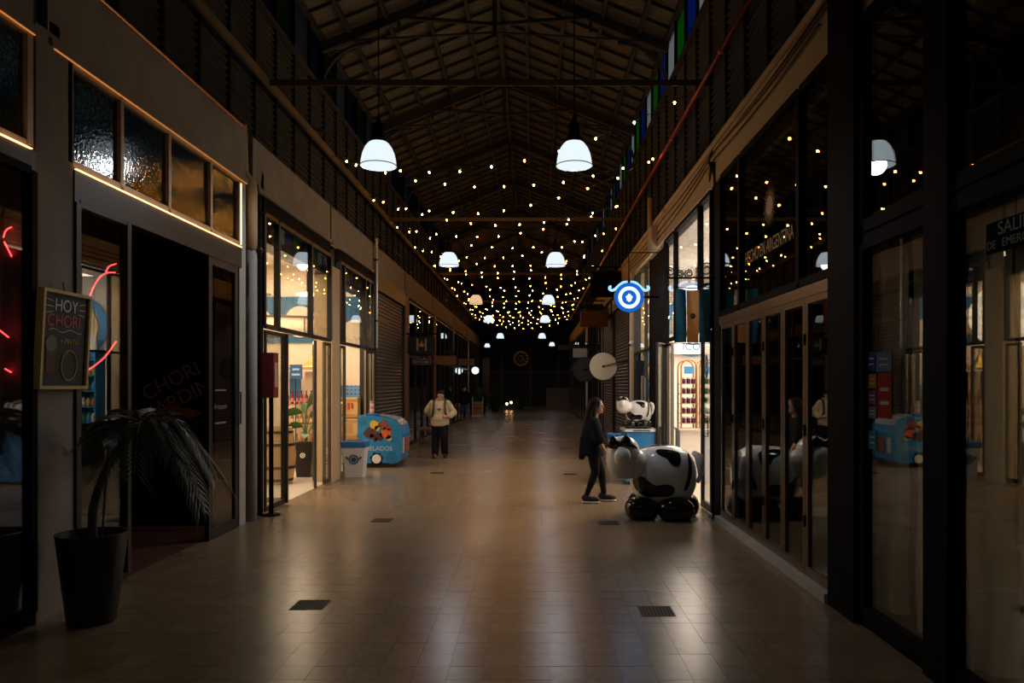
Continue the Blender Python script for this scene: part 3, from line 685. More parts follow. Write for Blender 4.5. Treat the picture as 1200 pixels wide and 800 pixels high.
B(-3.62, -3.44, 9.83, 10.02, 1.58, 2.18).build('box', red_m, rb); B(-3.60, -3.46, 9.822, 9.832, 1.62, 2.14).build('door', red_m, rb)
B(-3.438, -3.434, 9.86, 9.98, 1.72, 2.05).build('notice', mat('notice', (.5, .3, .28), .6), rb)
MB().lathe([(.12, 0), (.12, .02), (.03, .03)], 16, (-3.52, 9.97, 0)).build('foot', black_metal, rb)

cb = thing('chalkboard', 'gold framed menu chalkboard hung on the concrete pier', 'chalkboard', (XL+.05, 5.65, 1.72)); cb.rotation_euler = (0, .05, 0)
W2, H2 = .29, .37
goldf = mat('gold_frame', (.5, .33, .09), .5)
for y0, y1, z0, z1 in ((-W2, -W2+.025, -H2, H2), (W2-.025, W2, -H2, H2), (-W2+.025, W2-.025, -H2, -H2+.025), (-W2+.025, W2-.025, H2-.025, H2)): B(-.02, .035, y0, y1, z0+.37, z1+.37).build('frame_bar', goldf, cb, local=True)
B(-.015, .015, -W2+.02, W2-.02, .02, .72).build('slate', mat('slate', (.022, .02, .018), .75), cb, local=True)
chw = mat('chalk_white', (.7, .68, .64), .9); chr_ = mat('chalk_red', (.55, .13, .09), .9); chy = mat('chalk_yellow', (.55, .36, .08), .9)
def cbt(s, size, m, y, z, sx=1):
    o = text('lettering', s, size, m, cb, org(cb)+Vector((.017, y, z)), ON_L, .002, sx=sx); return o
cbt('HOY', .13, chw, 0.0, .625); cbt('CHORI', .13, chr_, -.02, .51); cbt('+ PINTA', .06, chy, .05, .36)
MB().tube([(.018, .06+.095*math.cos(a*.33), .18+.115*math.sin(a*.33)) for a in range(20)], .006, 5, True).build('chalk_circle', chy, cb, local=True)
MB().tube([(.018, -.2+.03*i, .44+.012*math.sin(i*.9)) for i in range(14)], .003, 4).build('chalk_line', chw, cb, local=True)
for s in (-1, 1):
    for j in range(3): MB().bar((.018, s*(.15), .58+.035*j), (.018, s*.23, .565+.05*j), .005).build('chalk_line', chw, cb, local=True)
MB().prism([(-.045, 0), (.045, 0), (.06, .2), (-.06, .2)], .003, rotM((.016, -.16, .12), ON_L)).build('drawn_glass', mat('chalk_amber', (.16, .07, .03), .9), cb, local=True)
MB().prism(circ(.065, 14, cy=.22), .004, rotM((.016, -.16, .12), ON_L)).build('drawn_foam', mat('chalk_foam', (.2, .18, .15), .9), cb, local=True)
MB().tube([(XL+.05, 5.65, 2.44), (XL+.03, 5.65, 2.53)], .006, 5).build('hook', black, cb)

neon = emis('neon_red', (1, .045, .05), 5); neon_d = emis('neon_red_dim', (1, .02, .015), .9)
def NP(px, py, X=XL-.16): y = -X*F/(VX-px); return (X, y, CH+(VY-py)*y/F)
def smoothp(P, n=5):
    P = [Vector(p) for p in P]; out = []
    for i in range(len(P)-1):
        p0, p1, p2, p3 = P[max(i-1, 0)], P[i], P[i+1], P[min(i+2, len(P)-1)]
        for j in range(n):
            t = j/n; out.append(.5*((2*p1)+(p2-p0)*t+(2*p0-5*p1+4*p2-p3)*t*t+(3*p1-p0-3*p2+p3)*t**3))
    return out+[P[-1]]
for lab, strokes in (('red neon tube sign glowing inside the glass beside the chalkboard', [[(97, 375), (103, 355), (109, 338), (116, 326), (124, 320), (135, 319)], [(124, 319), (128, 312), (136, 309)], [(150, 328), (153, 338), (153, 350), (150, 367)], [(97, 437), (110, 429), (122, 419), (130, 409), (136, 400)]]),  # second stroke is the glazing's doubled reflection, built as a glowing tube
                     ('red neon tube sign glowing in the far left window', [[(4, 278), (7, 270), (14, 266), (21, 268), (25, 274)], [(5, 283), (12, 297), (19, 311), (25, 320)], [(-12, 376), (0, 387), (10, 395)], [(6, 432), (13, 436)]])):
    t = thing('neon_sign', lab, 'neon sign', NP(*strokes[0][0]), 'red neon signs')
    for s in strokes:
        MB().tube(smoothp([NP(*p) for p in s]), 0.005, 8).build('tube', neon, t, True)
        MB().tube(smoothp([NP(p[0]-2, p[1]+1, XL-.24) for p in s]), .012, 6).build('backing_channel', mat('neon_back', (.15, .02, .02), .5), t, True)

palm = thing('potted_palm', 'tall palm leaning out of a tapered black pot', 'plant', (-3.27, 5.5, 0))
MB().lathe([(.155, 0), (.165, .01), (.235, .62), (.24, .66), (.22, .66), (.21, .58), (0, .57)], 28, (-3.27, 5.5, 0)).build('pot', mat('black_pot', (.012, .012, .012), .45), palm, 'auto')
trunk = smoothp([(-3.26, 5.5, .55), (-3.27, 5.52, .85), (-3.2, 5.6, 1.15), (-3.08, 5.7, 1.38), (-2.98, 5.75, 1.5)])
MB().tube(trunk, [.035-.0008*i for i in range(len(trunk))], 8).build('trunk', mat('palm_trunk', (.07, .05, .03), .8, bump=.6), palm, True)
MB().tube([(-3.2, 5.5, .56), (-3.16, 5.52, 1.3)], .008, 6).build('stake', mat('stake', (.08, .06, .03), .7), palm)
lf = mat('palm_leaf', (.022, .04, .016), .45, var=.3)
c0 = Vector((-3.02, 5.73, 1.45))
def frond(parent, c, az, el, ln, droop, m, nl=18, wl=.27, name='frond'):
    d = Vector((math.cos(az)*math.cos(el), math.sin(az)*math.cos(el), math.sin(el))); side = d.cross(Vector((0, 0, 1))).normalized(); mb = MB(); pts = []
    for i in range(13):
        t = i/12; p = c+d*ln*t; p.z -= droop*t*t; pts.append(p)
    mb.tube(pts, [.007-.0004*i for i in range(13)], 5)
    for i in range(nl):
        t = .2+.8*i/nl; k = t*12; i0 = min(int(k), 11); p = pts[i0].lerp(pts[i0+1], k-i0); dr = (pts[i0+1]-pts[i0]).normalized()
        for s in (-1, 1):
            L = wl*(1.15-.5*t)*random.uniform(.85, 1.1); e = (dr*.75+side*s*.7).normalized(); q = p+e*L; q.z -= L*.35; wv = dr*.015; mm = p.lerp(q, .5)+Vector((0, 0, .02))
            mb.add([p-wv*.5, mm-wv, q, mm+wv], [(0, 1, 2, 3)])
    return mb.build(name, m, parent)
for az, el, ln, dr in ((3.0, .45, .52, .35), (3.6, .75, .45, .3), (2.4, .9, .5, .35), (.2, .55, .62, .75), (-.5, .8, .55, .6), (.9, .4, .6, .8), (1.5, .9, .5, .5), (-1.2, .5, .5, .6), (.4, 1.0, .5, .6), (-.1, .15, .5, .75), (4.3, .3, .4, .5), (.1, .75, .75, .95), (.6, .3, .7, .8), (-.3, .35, .62, .85), (1.2, .6, .6, .7), (.3, -.1, .45, .6), (2.9, .15, .55, .25)):
    frond(palm, c0, az, el, ln, dr, lf)
cs = thing('wall_lettering', 'tilted pale CHORI lettering with an orange fork on dark inner wall', 'sign', (-5.0, 9.93, 1.3))
dimw = mat('dim_white', (.8, .7, .64), .8); dimo = mat('dim_orange', (.8, .3, .06), .8)
rt = (PI/2, -.47, 0)
text('lettering', 'CHORI', .27, dimw, cs, (-4.85, 9.945, 1.80), rt); text('lettering', 'JARDIN', .27, dimw, cs, (-4.72, 9.945, 1.57), rt)
MB().prism([(-.28, 0), (-.1, -.07), (.15, -.06), (.3, .03), (.1, .08), (-.15, .07)], .006, rotM((-4.72, 9.94, 1.38), (PI/2, .1, 0))).build('sausage', dimo, cs)
MB().bar((-4.78, 9.935, 1.34), (-4.52, 9.935, .92), .035, .006, (0, 1, 0)).build('fork_handle', dimo, cs)
for d in (-.04, .0, .04): MB().bar((-4.80+d, 9.935, 1.36), (-4.88+d*1.5, 9.935, 1.55), .018, .006, (0, 1, 0)).build('fork_tine', dimo, cs)
st_ = thing('door_sticker', 'small framed white lettered sticker on dark door leaf', 'sticker', (XL+.01, 8.62, 1.35))
B(XL+.006, XL+.009, 8.5, 8.8, 1.3, 1.32).build('border', mat('faint_print', (.2, .19, .18), .8), st_); B(XL+.006, XL+.009, 8.5, 8.8, 1.68, 1.70).build('border', MATS['faint_print'], st_)
text('lettering', 'Arequena', .09, mat('faint_print', (.2, .19, .18), .8), st_, (XL+.008, 8.65, 1.5), ON_L, .001)

# ------------------------------------------------------------------ cow statues
gl_white = mat('gloss_white', (.82, .82, .83), .16, var=.04); gl_black = mat('gloss_black', (.008, .008, .009), .12)
def closed_smooth(P, n=4):
    out = []; N_ = len(P)
    for i in range(N_):
        p0, p1, p2, p3 = [Vector(P[(i+k) % N_]) for k in (-1, 0, 1, 2)]
        for j in range(n):
            t = j/n; out.append(.5*((2*p1)+(p2-p0)*t+(2*p0-5*p1+4*p2-p3)*t*t+(3*p1-p0-3*p2+p3)*t**3))
    return out
def patch(c, r, e, poly, name, m, parent, g=1.012, flip=1):
    """a painted patch lying on the camera-side half of a superellipsoid; poly in (x,z)"""
    P = closed_smooth([(x, z) for x, z in poly]); n = len(P); cx = sum(p[0] for p in P)/n; cz = sum(p[1] for p in P)/n; vs = []; R = [x*g for x in r]
    def S_(x, z):
        q = 1-abs((x-c[0])/R[0])**e-abs((z-c[2])/R[2])**e
        return (x, c[1]-flip*R[1]*max(q, 0.0)**(1/e), z)
    vs.append(S_(cx, cz)); L_ = 7
    for k in range(1, L_+1):
        for p in P: vs.append(S_(cx+(p[0]-cx)*k/L_, cz+(p[1]-cz)*k/L_))
    fs = [(0, 1+k, 1+(k+1) % n) for k in range(n)]
    for l in range(L_-1):
        fs += [(1+l*n+k, 1+(l+1)*n+k, 1+(l+1)*n+(k+1) % n, 1+l*n+(k+1) % n) for k in range(n)]
    return MB().add(vs, fs).build(name, m, parent, True)
cow = thing('cow_statue', 'large glossy black and white cow statue on the floor', 'statue', (1.75, 9.9, 0), 'cow statues')
bc, br, be = (1.785, 9.95, .545), (.44, .40, .405), 2.5
body = MB().ell(bc, br, 48, 32, e=be).build('body', gl_white, cow, True)
def cp(x, y, Y): sc = F/Y; px, py = 710+x/5, 460+y/5; return ((px-VX)/sc, CH-(py-VY)/sc)
for poly in ([(190, 520), (205, 497), (238, 492), (275, 520), (312, 540), (368, 534), (410, 545), (420, 575), (395, 605), (330, 610), (262, 612), (215, 585), (195, 552)],
             [(320, 345), (345, 334), (400, 338), (452, 350), (462, 380), (452, 420), (424, 430), (398, 412), (378, 385), (335, 365)]):
    patch(bc, br, be, [cp(x, y, 9.62) for x, y in poly], 'patch', gl_black, body)
patch(bc, br, be, [(1.45, .62), (1.6, .8), (1.9, .78), (1.95, .6), (1.7, .45)], 'patch', gl_black, body, flip=-1)
M_top = MB()
vs = []; 
for k in range(20):
    a = 2*PI*k/20; vs.append((1.72+.2*math.cos(a), 9.97+.13*math.sin(a), 0))
top = []
for rr in (0., .5, 1.):
    for (x, y, _) in vs:
        X_, Y_ = 1.72+(x-1.72)*rr, 9.97+(y-9.97)*rr
        top.append((X_, Y_, bc[2]+br[2]*1.012*max(0, 1-abs((X_-bc[0])/br[0])**be-abs((Y_-bc[1])/br[1])**be)**(1/be)))
M_top.add(top, [(r*20+k, r*20+(k+1) % 20, (r+1)*20+(k+1) % 20, (r+1)*20+k) for r in range(2) for k in range(20)]).build('patch', gl_black, body, True)
for c, r in (((1.47, 9.72, .13), (.225, .20, .165)), ((1.90, 9.63, .13), (.235, .20, .17)), ((2.12, 10.02, .13), (.16, .2, .165)), ((1.55, 10.2, .13), (.2, .2, .16))):
    MB().ell(c, r, 28, 18, e=2.3, zmin=0).build('hoof', gl_black, cow, True)
hc, hr = (1.225, 9.72, .80), (.225, .235, .285)
head = MB().ell(hc, hr, 40, 26, e=2.3).build('head', gl_white, cow, True)
MB().ell((1.19, 9.50, .835), (.11, .10, .125), 24, 16).build('muzzle', gl_white, head, True)
patch(hc, hr, 2.3, [(1.03, .93), (1.08, .99), (1.16, .965), (1.24, .985), (1.33, .955), (1.40, .93), (1.34, .985), (1.22, 1.03), (1.1, 1.02)], 'forehead_patch', gl_black, head)
for p, q in (((1.07, 9.56, .97), (1.075, 9.50, 1.10)), ((1.24, 9.55, 1.0), (1.25, 9.52, 1.115))):
    MB().tube([p, Vector(p).lerp(Vector(q), .5), q], [.085, .06, .012], 14).build('ear', gl_black, head, True)
MB().ell((1.36, 9.75, .72), (.2, .2, .2), 20, 14).build('neck', gl_white, cow, True)
tail = MB().tube(smoothp([(2.16, 9.80, .86), (2.22, 9.74, .80), (2.24, 9.72, .68), (2.23, 9.72, .55), (2.20, 9.74, .48)]), [.03+.03*math.sin(PI*min(1, i/14)) for i in range(21)], 14).build('tail', gl_white, cow, True)
patch(bc, br, be, [cp(x, y, 9.75) for x, y in [(498, 358), (512, 362), (516, 420), (512, 480), (492, 545), (474, 565), (466, 550), (484, 500), (494, 440), (496, 395)]], 'tail_stripe', gl_black, tail, g=1.03)
cow.location.x -= .05; small = copy_tree(cow); small.location = (1.88, 13.38, .975); small.scale = (.53, .53, .53); small['label'] = 'small black and white cow statue on the blue freezer'

# ------------------------------------------------------------------ right: freezer, bins, stand
def rbox(x0, x1, y0, y1, z0, z1, r=.05, axis='y', n=6):
    """box whose four edges along one axis are rounded"""
    m = MB(); P = []
    if axis == 'y': a0, a1, b0, b1 = x0, x1, z0, z1
    else: a0, a1, b0, b1 = x0, x1, y0, y1
    for cx, cy, s in ((a1-r, b1-r, 0), (a0+r, b1-r, 1), (a0+r, b0+r, 2), (a1-r, b0+r, 3)):
        for k in range(n+1): a = PI/2*(s+k/n); P.append((cx+r*math.cos(a), cy+r*math.sin(a)))
    N_ = len(P)
    if axis == 'y': vs = [(a, y, b) for y in (y0, y1) for a, b in P]
    else: vs = [(a, b, z) for z in (z0, z1) for a, b in P]
    return m.add(vs, [tuple(range(N_)), tuple(range(2*N_-1, N_-1, -1))]+[(k, N_+k, N_+(k+1) % N_, (k+1) % N_) for k in range(N_)])
fz = thing('chest_freezer', 'blue chest freezer under the small cow', 'freezer', (1.9, 13.4, 0))
rbox(1.62, 2.17, 13.05, 13.75, .05, .93, .03, 'z').build('body', mat('sky_blue', (.025, .21, .55), .35), fz, 'auto'); rbox(1.60, 2.19, 13.03, 13.77, .93, .97, .03, 'z').build('lid', white_p, fz, 'auto')
B(1.66, 2.13, 13.1, 13.7, 0, .05).build('plinth', black, fz); B(1.75, 2.05, 13.02, 13.03, .945, .96).build('handle', dark_metal, fz)
def bin_(x, y, lab):
    t = thing('waste_bin', lab, 'bin', (x, y, 0), 'white bins with blue lids')
    def sq(r, z, d=None): d = d or r*.8; return [(x+sx*r, y+sy*d, z) for sx, sy in ((-1, -1), (1, -1), (1, 1), (-1, 1))]
    vs = sq(.165, .0)+sq(.21, .58); MB().add(vs, [(0, 1, 5, 4), (1, 2, 6, 5), (2, 3, 7, 6), (3, 0, 4, 7), (0, 3, 2, 1), (4, 5, 6, 7)]).build('body', white_p, t)
    vs = sq(.225, .565)+sq(.225, .67)+sq(.19, .70); MB().add(vs, [(0, 1, 5, 4), (1, 2, 6, 5), (2, 3, 7, 6), (3, 0, 4, 7), (4, 5, 9, 8), (5, 6, 10, 9), (6, 7, 11, 10), (7, 4, 8, 11), (8, 9, 10, 11), (0, 3, 2, 1)]).build('lid', blue_p, t)
    B(x-.12, x+.12, y-.1, y+.1, .70, .705).build('opening', black, t)
    blue_d = mat('logo_blue', (.03, .10, .22), .5); M = rotM((x, y-.159, .34), (PI/2+.06, 0, 0))
    ring_poly(MB(), .065, .095, .004, M).build('emblem_ring', blue_d, t); MB().prism(circ(.05, 20), .004, M).build('emblem_disc', blue_d, t)
    for s in (-1, 1): MB().prism([(s*.09, .02), (s*.13, .06), (s*.16, .05), (s*.145, .02), (s*.11, -.01)], .004, M).build('emblem_wing', blue_d, t)
bin_(-3.40, 14.2, 'white waste bin with blue lid before the ice cream freezer'); bin_(1.86, 16.3, 'white waste bin with blue lid behind the cow head')
ss = thing('sign_stand', 'thin white pole with a dark board at the right display window', 'sign', (2.22, 14.75, 0))
MB().tube([(2.22, 14.75, 0), (2.22, 14.75, 1.9)], .015, 8).build('pole', white_p, ss, True); MB().lathe([(.14, 0), (.14, .02), (.02, .03)], 16, (2.22, 14.75, 0)).build('foot', white_p, ss)
B(2.03, 2.2, 14.74, 14.76, 1.93, 2.24).build('board', mat('slate_blue', (.03, .045, .055), .5), ss)
sc = thing('security_camera', 'small white security camera on the cream pilaster', 'camera', (XR-.06, 17.75, 2.7))
MB().ell((XR-.07, 17.75, 2.74), (.07, .07, .07), 14, 10).build('dome', white_p, sc, True); B(XR-.04, XR, 17.68, 17.82, 2.72, 2.84).build('mount', white_p, sc); MB().ell((XR-.12, 17.71, 2.71), (.03, .03, .03), 10, 8).build('lens', black, sc, True)

# illuminated round sign
ns = thing('light_sign', 'glowing blue and white round sign with scrolled top', 'sign', (1.84, 14.3, 3.1))
E_w = emis('sign_white', (.72, .90, 1), .9); E_b = emis('sign_blue', (.01, .13, .65), .65); E_l = emis('sign_light_blue', (.30, .62, 1), 1.0)
Mn = rotM((1.84, 14.25, 3.43), ON_F)
MB().prism(circ(.285, 36), -.1, Mn).build('case', mat('sign_case', (.02, .08, .25), .4), ns)
ring_poly(MB(), .21, .28, .004, Mn).build('blue_rim', E_b, ns); ring_poly(MB(), .142, .212, .005, Mn).build('white_ring', E_w, ns); MB().prism(circ(.143, 28), .004, Mn).build('blue_centre', E_b, ns)
MB().prism([(.062*(1+.18*math.sin(5*a))*math.cos(a), .072*(1+.15*math.cos(4*a))*math.sin(a)-.005) for a in [2*PI*k/30 for k in range(30)]], .008, Mn).build('emblem', E_w, ns)
for s in (-1, 1):
    pts = [(s*.03, .30), (s*.12, .285), (s*.2, .225), (s*.27, .16), (s*.33, .14), (s*.375, .165), (s*.37, .205), (s*.34, .205)]
    MB().tube([Mn @ Vector((x, y, -.02)) for x, y in [(p[0], p[1]) for p in smoothp([(a, b, 0) for a, b in pts])]], .026, 8).build('scroll', E_l, ns, True)
MB().tube([(1.95, 14.34, 3.45), (2.42, 14.34, 3.45)], .02, 8).build('arm', black_metal, ns); MB().tube([(1.84, 14.3, 3.72), (1.84, 14.3, 4.3), (2.45, 14.3, 4.3)], .012, 6).build('hanger', black_metal, ns)
light('sign_glow', 'POINT', (1.84, 14.0, 3.43), 3.5, (.35, .6, 1), ns, shadow_soft_size=.2)

# flag on a wrought iron bracket
fb = thing('flag_bracket', 'black wrought iron scroll bracket above the flag', 'bracket', (2.4, 9.78, 3.1))
MB().tube([(2.42, 9.78, 3.16), (1.76, 9.78, 3.16)], .012, 6).build('bar', black_metal, fb)
def spiral(cx, cz, r, turns, s=1, a0=0): return [(cx+s*r*(1-.75*t/30)*math.cos(a0+turns*2*PI*t/30), 9.78, cz+r*(1-.75*t/30)*math.sin(a0+turns*2*PI*t/30)) for t in range(31)]
for cx, cz, r, s in ((2.28, 3.27, .11, 1), (2.05, 3.22, .06, -1), (1.93, 3.22, .05, 1), (1.80, 3.24, .075, -1)):
    MB().tube(spiral(cx, cz, r, 1.7, s, -PI/2), .009, 5).build('scroll', black_metal, fb)
for x in (1.87, 2.33): MB().tube([(x, 9.78, 3.15), (x, 9.78, 3.02)], .008, 5).build('chain', black_metal, fb)
fg = thing('flag', 'vertical flag of dark blue and tan stripes with sun emblem', 'flag', (2.1, 9.78, 2.31))
def fy(x, z): return 9.78+.018*math.sin((x-1.86)*26+z*3)+.01*math.sin(z*9)
def cloth(x0, x1, name, m, z0=2.31, z1=3.03):
    vs = []; nx, nz = 8, 16
    for s in (0, .003):
        for i in range(nx+1):
            for j in range(nz+1): x = x0+(x1-x0)*i/nx; z = z0+(z1-z0)*j/nz-.03*math.sin(PI*(x-1.86)/.48)*(j/nz)**3; vs.append((x, fy(x, z)+s, z))
    q = (nx+1)*(nz+1); fs = []
    for s in (0, q): fs += [(s+i*(nz+1)+j, s+(i+1)*(nz+1)+j, s+(i+1)*(nz+1)+j+1, s+i*(nz+1)+j+1) for i in range(nx) for j in range(nz)]
    return MB().add(vs, fs).build(name, m, fg, True)
fblue = mat('flag_blue', (.08, .25, .33), .85, var=.2); ftan = mat('flag_tan', (.75, .52, .28), .85); fdk = mat('flag_hem', (.015, .02, .03), .85)
for fm in (fblue, ftan):
    N = fm.node_tree.nodes; K = fm.node_tree.links; p = N['Principled BSDF']; tl = N.new('ShaderNodeBsdfTranslucent'); ms = N.new('ShaderNodeMixShader'); ms.inputs[0].default_value = .5
    K.new(p.inputs['Base Color'].links[0].from_socket, tl.inputs[0]); K.new(p.outputs[0], ms.inputs[1]); K.new(tl.outputs[0], ms.inputs[2]); K.new(ms.outputs[0], N['Material Output'].inputs[0])
cloth(1.875, 2.015, 'blue_stripe', fblue); cloth(2.02, 2.18, 'tan_stripe', ftan); cloth(2.185, 2.325, 'blue_stripe', fblue)
cloth(1.86, 1.876, 'hem', fdk); cloth(2.324, 2.34, 'hem', fdk); cloth(1.86, 2.34, 'hem', fdk, 2.295, 2.31); cloth(1.86, 2.34, 'hem', fdk, 3.03, 3.05)
Mf = rotM((2.095, 9.752, 2.655), ON_F)
MB().prism([((.042 if k % 2 else .030)*math.cos(2*PI*k/24), (.042 if k % 2 else .030)*math.sin(2*PI*k/24)) for k in range(24)], .004, Mf).build('sun_rays', fdk, fg); ring_poly(MB(), .01, .018, .008, Mf).build('sun_face', ftan, fg)

# gilt sun and words on the dark glazing, stickers, exit sign, paper
gs = thing('gilt_lettering', 'gold HECHO EN ARGENTINA lettering on the dark upper glass', 'lettering', (XR-.01, 7.65, 3.1))
text('lettering', 'HECHO EN ARGENTINA', .20, gold, gs, (XR-.012, 7.65, 3.17), ON_R, .002, sx=.72)
sn = thing('sun_emblem', 'gold rayed sun emblem on the dark upper glass', 'emblem', (XR-.01, 7.57, 3.4)); Mg = rotM((XR-.01, 7.57, 3.58), ON_R)
MB().prism(circ(.10, 24), .004, Mg).build('disc', gold, sn)
for k in range(32):
    a = 2*PI*k/32; l = .24 if k % 2 else .19
    MB().prism([(.105*math.cos(a-.05), .105*math.sin(a-.05)), (l*math.cos(a), l*math.sin(a)), (.105*math.cos(a+.05), .105*math.sin(a+.05))], .003, Mg).build('ray', gold, sn)
ex = thing('exit_sign', 'dark sign with SALIDA DE EMERGENCIA lettering on near glass', 'sign', (XR-.02, 3.66, 2.4))
B(XR-.014, XR-.008, 3.37, 3.945, 2.44, 2.60).build('board', mat('exit_dark', (.006, .009, .008), .9, spec=.02), ex)
exl = mat('exit_letter', (.30, .32, .29), .9, spec=.02); text('lettering', 'SALIDA', .095, exl, ex, (XR-.015, 3.675, 2.555), ON_R, .001, sx=1.1); text('lettering', 'DE', .062, exl, ex, (XR-.015, 3.90, 2.48), ON_R, .001); text('lettering', 'EMERGENCIA', .062, exl, ex, (XR-.015, 3.615, 2.48), ON_R, .001, sx=1.05)
SY = lambda px: XR*F/(px-VX)
for (p0, p1, q0, q1, c, lab) in ((1018, 1027, 412, 434, (.02, .06, .16), 'dark blue sticker at the top of the sticker column'), (1028, 1046, 412, 435, (.10, .14, .20), 'grey blue wide sticker at the top of near glass'),
        (1030, 1046, 437, 490, (.28, .03, .02), 'tall red notice sticker on the near right glass'), (1019, 1028, 438, 455, (.3, .12, .03), 'small orange sticker beside the red notice'),
        (1019, 1028, 457, 474, (.13, .06, .13), 'small purple sticker beside the red notice'), (1019, 1028, 476, 490, (.12, .12, .11), 'small grey sticker beside the red notice'), (1019, 1028, 504, 526, (.02, .18, .24), 'teal sticker lowest of the sticker column')):
    y0, y1 = SY(p1), SY(p0); ym = (y0+y1)/2; z0, z1 = CH-(q1-VY)*ym/F, CH-(q0-VY)*ym/F
    s = thing('window_sticker', lab, 'sticker', (XR-.008, ym, z0), 'stickers on the near right glass'); B(XR-.008, XR-.005, y0, y1, z0, z1).build('sheet', mat('st%d' % (p0*7+q0), c, .9, spec=.05), s)
    pale = mat('sticker_print', (.4, .38, .36), .9, spec=.05)
    for j in range(2): B(XR-.0095, XR-.0082, y0+.2*(y1-y0), y1-.2*(y1-y0), z0+(z1-z0)*(.3+.3*j), z0+(z1-z0)*(.38+.3*j)).build('print_line', pale, s)
def sheet(y0, y1, z0, z1, lab, cut=.12):
    vs = []; n, k = 14, 12
    for s in (0, .004):
        for i in range(n+1):
            for j in range(k+1):
                y = y0+(y1-y0)*i/n; zb = z0+cut*(1-i/n)**2; z = zb+(z1-zb)*j/k; vs.append((XR+.075+.018*math.sin(y*17+z*1.3)+.012*math.sin(z*5+y*3)+s, y, z))
    q = (n+1)*(k+1); fs = [(s+i*(k+1)+j, s+(i+1)*(k+1)+j, s+(i+1)*(k+1)+j+1, s+i*(k+1)+j+1) for s in (0, q) for i in range(n) for j in range(k)]
    tag(MB().add(vs, fs).build('paper_sheet', paper, None, True), lab, 'paper', 'paper hung behind the near right windows')
sheet(4.93, 5.36, .16, 2.70, 'brown paper sheet behind glass next to the black pier', .06); sheet(4.50, 4.86, .14, 2.72, 'brown paper sheet behind glass left of the black post', .25)
sheet(3.83, 4.26, .14, 2.72, 'brown paper sheet behind glass under the exit sign', .1); sheet(3.2, 3.80, .14, 2.72, 'brown paper sheet cut by the picture edge', .05)

# ------------------------------------------------------------------ right: projecting signs along the shutters
def disc_sign(x, y, z, r, m, lab, arm):
    t = thing('disc_sign', lab, 'sign', (x, y, z-r), 'projecting disc signs'); M = rotM((x, y, z), ON_F)
    MB().prism(circ(r, 40), -.06, M).build('disc', m, t); ring_poly(MB(), r-.008, r+.004, .006, M).build('rim', dark_metal, t)
    MB().tube([(x, y-.02, z), (x+.35, y-.03, z+.09), (XR+.02, y-.02, z+.13)], .012, 6).build('arm', black_metal, t); MB().ell((x, y-.02, z), (.03, .02, .03), 10, 6).build('boss', black_metal, t)
disc_sign(1.79, 19.0, 2.23, .36, mat('disc_cream', (.62, .54, .42), .6, var=.06), 'cream round disc sign over the walking woman', 1)
disc_sign(1.50, 21.6, 2.2, .36, mat('disc_dark', (.025, .024, .022), .5), 'dark round disc sign behind the cream one', 1)
def proj_sign(x0, x1, y, z0, z1, m, lab, txt=None):
    t = thing('hanging_sign', lab, 'sign', ((x0+x1)/2, y, z0), 'projecting box signs'); B(x0, x1, y, y+.12, z0, z1).build('board', m, t)
    MB().bar((x0, y+.06, z1+.12), (XR+.05, y+.06, z1+.12), .04).build('arm', black_metal, t)
    for x in (x0+.08, x1-.08): MB().bar((x, y+.06, z1), (x, y+.06, z1+.12), .02).build('hanger', black_metal, t)
    return t
proj_sign(1.55, 2.4, 20.2, 4.15, 4.85, black_metal, 'large dark box sign high above the cream disc'); proj_sign(1.5, 2.38, 23.6, 3.6, 4.1, rust, 'brown box sign beyond the large dark one')
proj_sign(1.45, 1.95, 27, 2.75, 3.08, mat('dull_white', (.30, .27, .24), .7), 'small dull white sign board on the far right'); proj_sign(1.0, 2.38, 29.5, 3.15, 3.35, black, 'long black sign beam on the far right'); proj_sign(1.75, 2.38, 25.2, 4.0, 4.5, dark_metal, 'narrow dark sign above the dull white one')
# left hanging sign
hs = thing('letter_sign', 'black hanging board with a gold letter H on the left', 'sign', (-3.2, 21, 2.6)); B(-3.55, -2.78, 21, 21.06, 2.62, 3.12).build('board', black, hs)
hg = mat('dull_gold', (.30, .19, .08), .6); text('lettering', 'H', .50, hg, hs, (-3.16, 20.995, 2.87), ON_F, .004)
MB().prism([(-.06, -.06), (.06, -.06), (0, .12)], .006, rotM((-3.16, 20.99, 2.89), ON_F)).build('crown_mark', mat('brass_yellow', (.36, .24, .03), .6), hs)
MB().bar((-3.65, 21.03, 3.2), (-2.75, 21.03, 3.2), .04).build('arm', black_metal, hs); 
for x in (-3.4, -2.9): MB().bar((x, 21.03, 3.1), (x, 21.03, 3.2), .02).build('hanger', black_metal, hs)
lo = thing('plate_sign', 'black plate with outlined LOCAL lettering below the gold H', 'sign', (-3.13, 21, 2.3)); hx = [(-.27, 0), (-.21, .085), (.21, .085), (.27, 0), (.21, -.085), (-.21, -.085)]
Ml = rotM((-3.13, 21.0, 2.40), ON_F); MB().prism(hx, -.03, Ml).build('plate', black, lo)
MB().tube([Ml @ Vector((x*.93, y*.85, .004)) for x, y in hx], .006, 4, True).build('outline', mat('sign_pale', (.28, .24, .2), .7), lo); text('lettering', 'LOCAL', .09, MATS['sign_pale'], lo, (-3.20, 20.995, 2.40), ON_F, .002, sx=.95)
B(-3.07, -2.96, 20.99, 20.999, 2.375, 2.425).build('number_plate', mat('orange_pale', (.35, .17, .06), .7), lo); MB().bar((-3.13, 21.02, 2.48), (-3.13, 21.02, 2.62), .015).build('hanger', black_metal, lo)
tb = table(-3.15, 22.3, 'wooden bench against the left wall behind the man', .55, 1.1, .46, rust)
